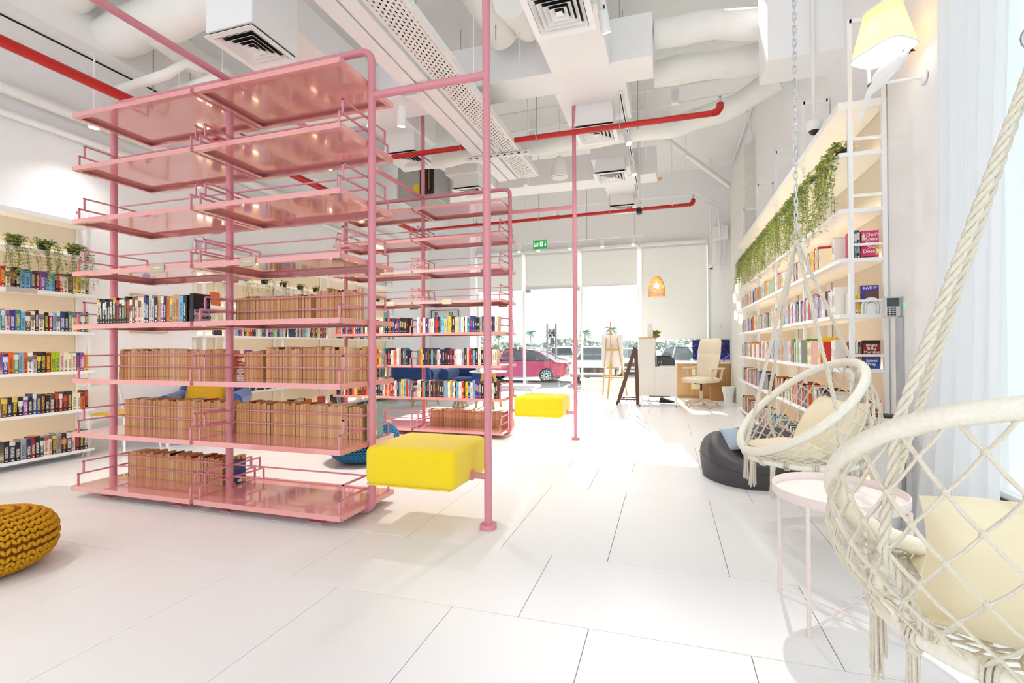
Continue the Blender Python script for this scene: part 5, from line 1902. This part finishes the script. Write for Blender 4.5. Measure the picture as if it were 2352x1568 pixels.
for i in range(5):
    a = i * 2 * PI / 5 + .5
    c, s_ = math.cos(a), math.sin(a)
    MB().tube([(-.08, 0, .12), (-.08 + .3 * c, .3 * s_, .075)], [.03, .022], 8).build('base_leg', M_LEAB, t, 40)
    MB().cyl((-.08 + .3 * c - .022 * s_, .3 * s_ + .022 * c, .0285), (-.08 + .3 * c + .022 * s_, .3 * s_ - .022 * c, .0285), .028, 14).build('castor', M_LEAB, t, 40)

# painting easel with blank canvas, and dark folding A-frame rack
t = thing('painting_easel', 'light wooden painting easel holding a blank white canvas board', 'easel', (-1.2, 10.7, 0))
for p0, p1 in (((-.26, .2, 0), (-.16, .1, 1.33)), ((.3, .2, 0), (.09, .1, 1.33)), ((-.05, -.58, 0), (-.02, .06, 1.18))):
    MB().bar(p0, p1, .035, .022).build('leg', M_WOODL, t)
MB().bar((-.04, .1, .35), (-.065, .1, 1.7), .035, .022).build('mast', M_WOODL, t)
for z, x0, x1 in ((.42, -.23, .24), (1.06, -.19, .14)):
    MB().bar((x0, .085, z), (x1, .085, z), .03, .04).build('crossbar', M_WOODL, t)
MB().bar((-.14, .06, .64), (.05, .06, .64), .06, .04).build('canvas_ledge', M_WOODL, t)
MB().bar((-.13, .08, 1.42), (.01, .08, 1.42), .05, .03).build('top_clamp', M_WOODL, t)
cv = MB().prism([(-.28, .15, .66), (.22, .15, .66), (.22, .2, 1.4), (-.28, .2, 1.4)], (0, .012, 0))
tag(cv.build('canvas_board', mat('blank_canvas', 'f2f1f4', .7), None, loc=(-1.2, 10.7, 0)), 'blank white canvas board on the wooden easel', 'canvas')
t = thing('display_rack', 'dark walnut folding A-frame rack beside the reception desk', 'rack', (-.76, 9.12, 0))
for s_, y in ((0, 0), (0, .36)):
    MB().bar((-.19, y, 0), (.16, y + .0, 1.12), .05, .03, upv=(0, 1, 0)).build('front_leg', M_WOODD, t)
    MB().bar((.2, y + .03, 0), (.165, y + .03, 1.1), .05, .03, upv=(0, 1, 0)).build('rear_leg', M_WOODD, t)
for z in (.1, 1.06):
    f = z / 1.12
    MB().bar((-.19 + .35 * f, -.02, z), (-.19 + .35 * f, .38, z), .03).build('crossbar', M_WOODD, t)
for i in range(5):
    x = -.16 + i * .075
    MB().box(x - .02, x + .02, -.01, .38, .09, .102).build('shelf_slat', M_WOODD, t)
MB().bar((-.17, .0, .11), (.2, .0, .11), .02, .03).build('shelf_rail', M_WOODD, t)
MB().bar((-.17, .36, .11), (.2, .36, .11), .02, .03).build('shelf_rail', M_WOODD, t)

# woven pendant lamp
t = thing('pendant_lamp', 'woven rattan pendant lamp glowing above the reception desk', 'lamp', (-.21, 10.5, 2.23))
M_RAT = mat('rattan', 'e0b05a', .6, noise=.1)
prof = [(.168, 0), (.176, .04), (.175, .1), (.165, .2), (.14, .3), (.105, .38), (.06, .435), (.03, .45)]
def pr(v):
    f = v * (len(prof) - 1)
    i = min(len(prof) - 2, int(f))
    return [prof[i][q] + (prof[i + 1][q] - prof[i][q]) * (f - i) for q in (0, 1)]
for sg in (-1, 1):
    b = MB()
    for i in range(30):
        pts = []
        for j in range(12):
            r, z = pr(j / 11)
            a = 2 * PI * i / 30 + sg * j / 11 * 1.5
            r *= 1 + .012 * sg
            pts.append((r * math.cos(a), r * math.sin(a), z))
        b.tube(pts, .0032, 4)
    b.build('weave', M_RAT, t)
b = MB()
for j in range(10):
    r, z = pr(j / 9)
    b.tube([(r * math.cos(a), r * math.sin(a), z) for a in [q * 2 * PI / 28 for q in range(28)]], .0028, 4, closed=True)
b.build('hoops', M_RAT, t)
MB().blob((0, 0, .23), .05, 14, 10).build('bulb', mat('warm_bulb', 'ffffff', .4, noise=0, emit=30, ecol='ffe3a8'), t, 180)
MB().cyl((0, 0, .28), (0, 0, .45), .012, 8).build('socket', M_WSAT, t)
MB().cyl((0, 0, .45), (0, 0, ZC - 2.23), .003, 6).build('cord', M_WSAT, t)

# glowing capsule lights on the pilaster
M_CAP = mat('glass_capsule_lit', 'ffffff', .3, noise=0, emit=4, ecol='fff1d2')
for i, (y, z) in enumerate(((9.9, 2.0), (9.75, 1.65), (9.55, 2.15), (9.4, 1.8), (9.3, 2.25), (9.15, 1.55))):
    t = thing('wall_capsule_light', 'slim lit glass tube on the speckled pilaster, %s from the entrance' % ORD[i + 1], 'wall light', (1.30, y, z), group='slim wall lights')
    MB().cyl((-.02, 0, 0), (-.02, 0, .16), .016, 10).build('tube', M_CAP, t, 40)
    MB().box(-.006, .008, -.02, .02, .15, .19).build('bracket', M_WSAT, t)

# tray table
t = thing('tray_table', 'round pale pink metal tray table beside the hanging chairs', 'table', (.68, 2.215, 0))
M_BLUSH = mat('blush_metal', 'f0e2dd', .4, noise=.015)
MB().lathe([(.235, .505), (.24, .5), (.243, .505), (.243, .54), (.239, .541), (.237, .51), (.0, .509)], 48).build('tray', M_BLUSH, t, 40)
LG = [(-.158, -.185), (-.19, .148), (.165, .19), (.194, -.155)]
for x, y in LG:
    MB().cyl((x, y, 0), (x * .99, y * .99, .505), .0085, 12).build('leg', M_BLUSH, t, 40)
for i, j in ((0, 2), (1, 3)):
    MB().cyl((*LG[i], .02 + .006 * i), (*LG[j], .02 + .006 * i), .0042, 8).build('cross_bar', M_BLUSH, t)

# bean bag
t = thing('bean_bag', 'large dark grey bean bag behind the far hanging chair', 'bean bag', (.72, 4.36, 0), .2)
def bag(u, v):
    a = u * 2 * PI
    p = v * PI / 2
    r = .455 * (math.cos(p) ** .55) * (1 + .05 * math.cos(2 * a) + .02 * math.sin(5 * a + 3 * v))
    lobe = .5 + .5 * math.cos(a - .9)
    horn = max(0, math.cos(a - PI)) ** 4
    z = (.28 + .16 * lobe + .12 * horn) * math.sin(p) ** .8
    dent = math.exp(-((r * math.cos(a) + .1) ** 2 + (r * math.sin(a) + .1) ** 2) / .05) * .16
    z = z * (1 - .0) - dent * v
    fold = .012 * math.sin(9 * a + 6 * v) * (1 - abs(2 * v - 1))
    return ((r + fold) * math.cos(a) * (1 - .12 * (1 - v) ** 4), (r + fold) * math.sin(a) * (1 - .12 * (1 - v) ** 4), max(.002, z + .01 * (v > 0)))
b = MB().grid(bag, 72, 30, cu=True)
b.build('bag', mat('charcoal_leatherette', '4a484c', .5, noise=.06, bump=.12, bscale=14), t, 180)
b = MB().tube([Vector(bag(i / 60, .22)) + Vector((0, 0, .002)) for i in range(60)], .004, 5, closed=True)
b.build('seam', mat('charcoal_piping', '39373b', .6), t)
b = pillow(MB(), .26, .24, .09, Matrix.Translation((.58, 4.3, .335)) @ rotm('Z', .3) @ rotm('X', -.9))
tag(b.build('scatter_cushion', mat('grey_blue_fabric', 'a9bccb', .8), None, 180), 'pale grey-blue cushion lying on the bean bag', 'cushion')

# air purifier tower, access reader, wall lamp with bird
t = thing('air_purifier', 'white cylindrical tower with black glossy top beside the bookcase', 'air purifier', (1.325, 3.44, 0))
MB().lathe([(.075, 0), (.08, .01), (.08, .67), (.076, .68)], 30).build('body', M_WHITE, t, 40)
MB().lathe([(.079, .681), (.079, .69), (.06, .696), (.0, .697)], 30).build('top_cap', M_BLACK, t, 40)
t = thing('access_reader', 'silver and black fingerprint access reader on the bookcase end', 'access reader', (1.43, 3.6, 1.32))
MB().box(-.045, .045, -.03, .03, 0, .135, b=.006).build('case', mat('silver_plastic', 'd6d8da', .35, metal=.3), t)
MB().box(-.036, .034, -.033, -.03, .07, .125).build('display', mat('grey_lcd', '4c5358', .2), t)
for i in range(4):
    for j in range(3):
        MB().box(-.034 + j * .018, -.022 + j * .018, -.033, -.03, .01 + i * .014, .019 + i * .014).build('key', M_BLACK, t)
MB().box(.046, .062, -.06, .0, -.0, .135, b=.004).build('wedge', mat('silver_plastic', 'd6d8da', .35), t)
MB().box(.062, .07, -.05, .01, .0, .135).build('black_side', M_BLACK, t)
MB().blob((.05, -.062, .075), (.008, .003, .016), 10, 8).build('fingerprint_lamp', mat('green_led', '1fd04a', .4, noise=0, emit=2), t)
tag(MB().box(1.452, XR - .002, 3.55, 3.6, 0, 1.315).build('cable_cover', mat('grey_trunking', 'bfc0c4', .5)), 'grey vertical cable cover below the access reader', 'trunking')
LR = .59 + PI
t = thing('wall_lamp', 'linen-shaded wall lamp with a white bird perched on its bracket', 'wall lamp', (1.27, 3.26, 2.9), LR)
M_SHADE = sheer('linen_shade', 'efdcb4', .32, 0)
def shade(u, v):
    a = u * 2 * PI
    f = 1 - .42 * v
    sx = .118 * f * math.copysign(abs(math.cos(a)) ** .45, math.cos(a))
    sy = .15 * f * math.copysign(abs(math.sin(a)) ** .45, math.sin(a))
    return (sx, sy, .27 * v)
MB().grid(shade, 48, 6, cu=True).build('shade', M_SHADE, t, 60)
for v in (0, 1):
    MB().tube([Vector(shade(i / 48, v)) for i in range(48)], .005, 6, closed=True).build('shade_rim', M_WSAT, t)
MB().tube([Vector(shade(.56, v / 4)) * 1.008 for v in range(5)], .005, 4).build('ribbon', mat('ochre_ribbon', 'd8a948', .7), t)
MB().blob((0, 0, .13), .03, 14, 10).build('bulb', mat('warm_bulb_soft', 'ffffff', .4, noise=0, emit=16, ecol='ffe9c0'), t, 180)
light('lamp_glow', 'POINT', (1.27, 3.26, 3.02), 1.1, (1, .9, .74), shadow_soft_size=.04)
b = MB()
b.add([Vector(shade(i / 48, 0)) * .97 + Vector((0, 0, .006)) for i in range(48)] + [Vector(shade(i / 48, 0)) * .97 + Vector((0, 0, .009)) for i in range(48)], [tuple(range(48))[::-1], tuple(range(48, 96))])
b.build('diffuser', mat('lit_diffuser', 'ffffff', .5, noise=0, emit=1.6, ecol='fff6e6'), t)
S_ = .7
br = MB().tube([(0, .13, .03), (0, .13, -.12), (0, .1, -.2), (0, .02, -.25), (0, -.1, -.29), (0, -.13, -.28)], .014, 10)
br.tube([(0, -.13, .03), (0, -.125, -.2), (0, -.1, -.28)], .013, 10)
br.build('bracket', M_WSAT, t, 60).scale = (S_, S_, S_)
wx, wy = .205 * math.cos(LR), -.205 * math.sin(LR)
MB().tube([(0, .0, -.18), (wx * .5, wy * .5, -.18), (wx, wy, -.18)], .009, 10).build('wall_arm', M_WSAT, t, 60)
MB().lathe([(.04, 0), (.04, .01), (.016, .013)], 20).build('wall_plate', M_WSAT, t, 40, loc=(wx, wy, -.18), rot=(0, -PI / 2, -LR))
bird = MB()
def bd(u, v):
    a = u * 2 * PI
    s_ = v
    c0, c1, c2 = Vector((0, -.15, -.30)), Vector((0, .02, -.17)), Vector((0, .19, -.11))
    c = c0.lerp(c1, min(1, s_ * 2)) if s_ < .5 else c1.lerp(c2, s_ * 2 - 1)
    r = .066 * math.sin(PI * (s_ * .86 + .05)) ** .8
    if s_ > .76:
        r = max(r, 0) if s_ < .8 else .046 * math.sqrt(max(0, 1 - ((s_ - .87) / .13) ** 2))
    d = Vector((0, .75, .55)).normalized()
    n1 = Vector((1, 0, 0))
    n2 = d.cross(n1)
    return tuple(c + n1 * r * math.cos(a) + n2 * r * math.sin(a))
bird.grid(bd, 18, 30, cu=True)
bo = bird.build('bird_body', M_WSAT, t, 180)
bo.scale = (S_,) * 3
MB().prism([(-.03, -.12, -.26), (.03, -.12, -.26), (.016, -.24, -.52), (-.016, -.24, -.52)], (0, .016, .004)).build('bird_tail', M_WSAT, bo)
for s_ in (-1, 1):
    MB().blob((s_ * .04, .185, -.1), .006, 8, 6).build('eye', M_BLACK, bo)
    MB().prism([(s_ * .05, -.1, -.25), (s_ * .052, -.06, -.22), (s_ * .05, -.1, -.23)], (s_ * .004, 0, 0)).build('wing_mark', mat('brown_marks', '6a4a30', .6), bo)
MB().cyl((0, .225, -.11), (0, .252, -.13), .012, 8, .002).build('beak', M_BLACK, bo)

# wall sockets row on the back wall
t = thing('switch_plate', 'row of white switch plates beside the long roller blind', 'switch', (1.15, YB - .012, 1.55))
for i in range(3):
    MB().box(-.16 + i * .11, -.06 + i * .11, 0, .01, 0, .09, b=.003).build('plate', M_WSAT, t)

# ------------------------------------------------------------------ macrame hanging chairs
M_ROPE = mat('cotton_rope', 'f8efdd', .9, noise=.06, nscale=60, bump=.5, bscale=350)
M_ROPEW = mat('wound_cotton_cord', 'faf3e5', .9, noise=.08, nscale=90)
M_CUSHC = mat('cream_cushion', 'fbefcf', .85, noise=.04, bump=.06, bscale=60)


def macrame(label, C, phi, tilt, apex_z, seed, R=.405, RS=.3, seat_z=.47, seat_c=None, NC=26, NR=9, cord=.0033, zt=ZC, a0r=0):
    r_ = random.Random(seed)
    C = Vector(C)
    t = thing('hanging_chair', label, 'hanging chair', (C.x, C.y, 0), group='macrame hanging chairs')
    fv = Vector((math.cos(phi) * math.cos(tilt), math.sin(phi) * math.cos(tilt), -math.sin(tilt)))
    sv = Vector((-math.sin(phi), math.cos(phi), 0))
    f0 = Vector((math.cos(phi), math.sin(phi), 0))
    hc = Vector((0, 0, C.z))
    scn = (Vector((*seat_c, seat_z)) - Vector((C.x, C.y, 0))) if seat_c else Vector((0, 0, seat_z))
    U = lambda a: hc + R * (math.cos(a) * fv + math.sin(a) * sv)
    D = lambda a: scn + RS * (math.cos(a) * f0 + math.sin(a) * sv)
    def wound(fn, r, n, rip):
        pts = [fn(2 * PI * i / n) for i in range(n)]
        return MB().tube(pts, [r + (rip if i % 2 else -rip) for i in range(n)], 12, closed=True)
    wound(U, .0235, 400, .0009).build('back_hoop', M_ROPEW, t, 40)
    wound(D, .0215, 320, .0009).build('seat_hoop', M_ROPEW, t, 40)
    def S(a, v):
        p = D(a).lerp(U(a), v)
        out = (p - Vector((scn.x, scn.y, p.z)))
        out = out.normalized() if out.length > 1e-4 else f0
        L_ = (U(a) - D(a)).length
        return p + out * (.16 * L_ * math.sin(v * PI)) - Vector((0, 0, .04 * L_ * math.sin(v * PI)))
    b = MB()
    kn = MB()
    def cordpair(p, q, sag=.004):
        p, q = Vector(p), Vector(q)
        d = (q - p)
        if d.length < .004:
            return
        s_ = d.cross(Vector((0, 0, 1)))
        s_ = s_.normalized() * cord * .95 if s_.length > 1e-5 else Vector((cord, 0, 0))
        m = (p + q) / 2 - Vector((0, 0, sag))
        for w_ in (-1, 1):
            b.tube([p + s_ * w_ * .6, m + s_ * w_, q + s_ * w_ * .6], cord, 5, caps=False)
    for j in range(NR):
        for i in range(NC):
            for e_ in (-.5, .5):
                a0 = 2 * PI * (i + (j % 2) * .5) / NC
                a1 = a0 + 2 * PI * e_ / NC
                if (U(a0) - D(a0)).length < .05 and j % 2:
                    continue
                cordpair(S(a0, j / NR), S(a1, (j + 1) / NR))
            a0 = 2 * PI * (i + (j % 2) * .5) / NC
            if j:
                kn.blob(S(a0, j / NR), cord * 2.5, 7, 5)
    # seat net
    rad = [1, .8, .6, .42, .26, .12]
    for j in range(len(rad) - 1):
        nn = NC
        for i in range(nn):
            for e_ in (-.5, .5):
                a0 = 2 * PI * (i + (j % 2) * .5) / nn
                a1 = a0 + 2 * PI * e_ / nn
                P = lambda a, k_: scn + RS * k_ * (math.cos(a) * f0 + math.sin(a) * sv) - Vector((0, 0, .06 * (1 - k_ * k_)))
                if rad[j] > .3 or i % 2 == 0:
                    b.tube([P(a0, rad[j]), P(a1, rad[j + 1])], cord, 5, caps=False)
    b.build('macrame_net', M_ROPE, t, 60)['kind'] = 'stuff'
    kn.build('knots', M_ROPE, t, 180)['kind'] = 'stuff'
    # suspension ropes (braided), running from the apex ring over the back hoop to the seat hoop
    ap = Vector((0, 0, apex_z))
    for a in (a0r, a0r + PI / 2, a0r + PI, a0r + 3 * PI / 2):
        rb = MB()
        pts = [ap, U(a) + Vector((0, 0, .02)), S(a, .5) + (U(a) - hc).normalized() * .012, D(a)]
        L0 = 0
        path = []
        for p, q in zip(pts[:-1], pts[1:]):
            n = max(2, int((q - p).length / .012))
            path += [p.lerp(q, i / n) for i in range(n)]
        path.append(pts[-1])
        for s3 in range(3):
            pp = []
            for i, p in enumerate(path):
                w_ = i * .75 + s3 * 2 * PI / 3
                tdir = (path[min(i + 1, len(path) - 1)] - path[max(i - 1, 0)]).normalized()
                n1 = tdir.orthogonal().normalized()
                n2 = tdir.cross(n1)
                pp.append(p + (n1 * math.cos(w_) + n2 * math.sin(w_)) * .0062)
            rb.tube(pp, .0056, 6, caps=False)
        rb.build('suspension_rope', M_ROPE, t, 80)
    # binding knots where things meet the hoops
    for i in range(14):
        kb = MB()
        a = 2 * PI * i / 14
        for w_ in range(3):
            c = D(a + (w_ - 1) * .035)
            kb.tube([c + (math.cos(q) * (D(a) - scn).normalized() + math.sin(q) * Vector((0, 0, 1))) * .026 for q in [x_ * PI / 5 for x_ in range(10)]], .005, 5, closed=True)
        kb.build('binding_knot', M_ROPE, t, 80)
    for i in range(12):
        a = 2 * PI * i / 12 + .12
        tb = MB()
        p = D(a) - Vector((0, 0, .02))
        tb.blob(p - Vector((0, 0, .012)), (.016, .016, .02), 9, 6)
        L_ = r_.uniform(.14, .24)
        for q in range(11):
            an = q * 2.4
            o_ = Vector((math.cos(an), math.sin(an), 0)) * .011 * math.sqrt(q / 11)
            e_ = o_ * r_.uniform(1.1, 2.2)
            tb.tube([p + o_, p + o_ * 1.2 - Vector((0, 0, L_ * .5)), p + e_ - Vector((0, 0, L_ * r_.uniform(.8, 1)))], [.0038, .0038, .003], 5)
        tb.build('tassel', M_ROPE, t, 80)
    # ring and chain to the ceiling
    rg = MB().tube([ap + Vector((.03 * math.cos(x_ * PI / 9), 0, .02 + .03 * math.sin(x_ * PI / 9))) for x_ in range(18)], .004, 8, closed=True)
    rg.build('steel_ring', M_CHROME, t, 60)
    lk = MB()
    lk.tube([Vector((.009 * math.cos(q), 0, (.018 if math.sin(q) > 0 else -.018) + .009 * math.sin(q))) for q in [x_ * PI / 6 for x_ in range(12)]], .0032, 6, closed=True)
    lm = lk.mesh('chain_link', M_CHROME if False else mat('galvanised_chain', 'd0d3d8', .35, metal=.6), 60)
    ch = MB().cyl((0, 0, zt - .02), (0, 0, zt), .03, 14).build('chain_anchor', M_WSAT, t)
    z = apex_z + .05 + .022
    i = 0
    while z < min(zt - .03, 4.2):
        inst('chain_link', lm, ch, (0, 0, z), PI / 2 * (i % 2))
        z += .0405
        i += 1
    if z < zt - .03:
        MB().cyl((0, 0, z - .02), (0, 0, zt - .02), .006, 6).build('chain_upper', lm.materials[0], ch)
    return t, scn, f0, sv


macrame('cream macrame hanging chair suspended in front of the bean bag', (.76, 3.136, .77), 3.35, .71, 1.775, 3, seat_c=(.77, 3.13))
macrame('nearest cream macrame hanging chair cut by the right edge', (.80, 1.295, .775), 1.29, .706, 1.8, 4, R=.392, seat_c=(.815, 1.36), seat_z=.48, NC=24, NR=8, cord=.0034, a0r=PI / 4)
for sx_, sy_, ph, lab in ((.77, 3.13, 3.35, 'the far hanging chair'), (.815, 1.36, 1.29, 'the nearest hanging chair')):
    fx_, fy_ = math.cos(ph), math.sin(ph)
    b = pillow(MB(), .48, .4, .2, Matrix.Translation((sx_ - .16 * fx_, sy_ - .16 * fy_, .645)) @ rotm('Z', ph + PI / 2) @ rotm('X', -.55))
    tag(b.build('seat_cushion', M_CUSHC, None, 180), 'cream cushion leaning against the back inside ' + lab, 'cushion')
    b = pillow(MB(), .42, .42, .12, Matrix.Translation((sx_ + .05 * fx_, sy_ + .05 * fy_, .505)) @ rotm('Z', ph) @ rotm('X', PI / 2))
    tag(b.build('seat_cushion', M_CUSHC, None, 180), 'cream cushion lying flat in the seat of ' + lab, 'cushion')
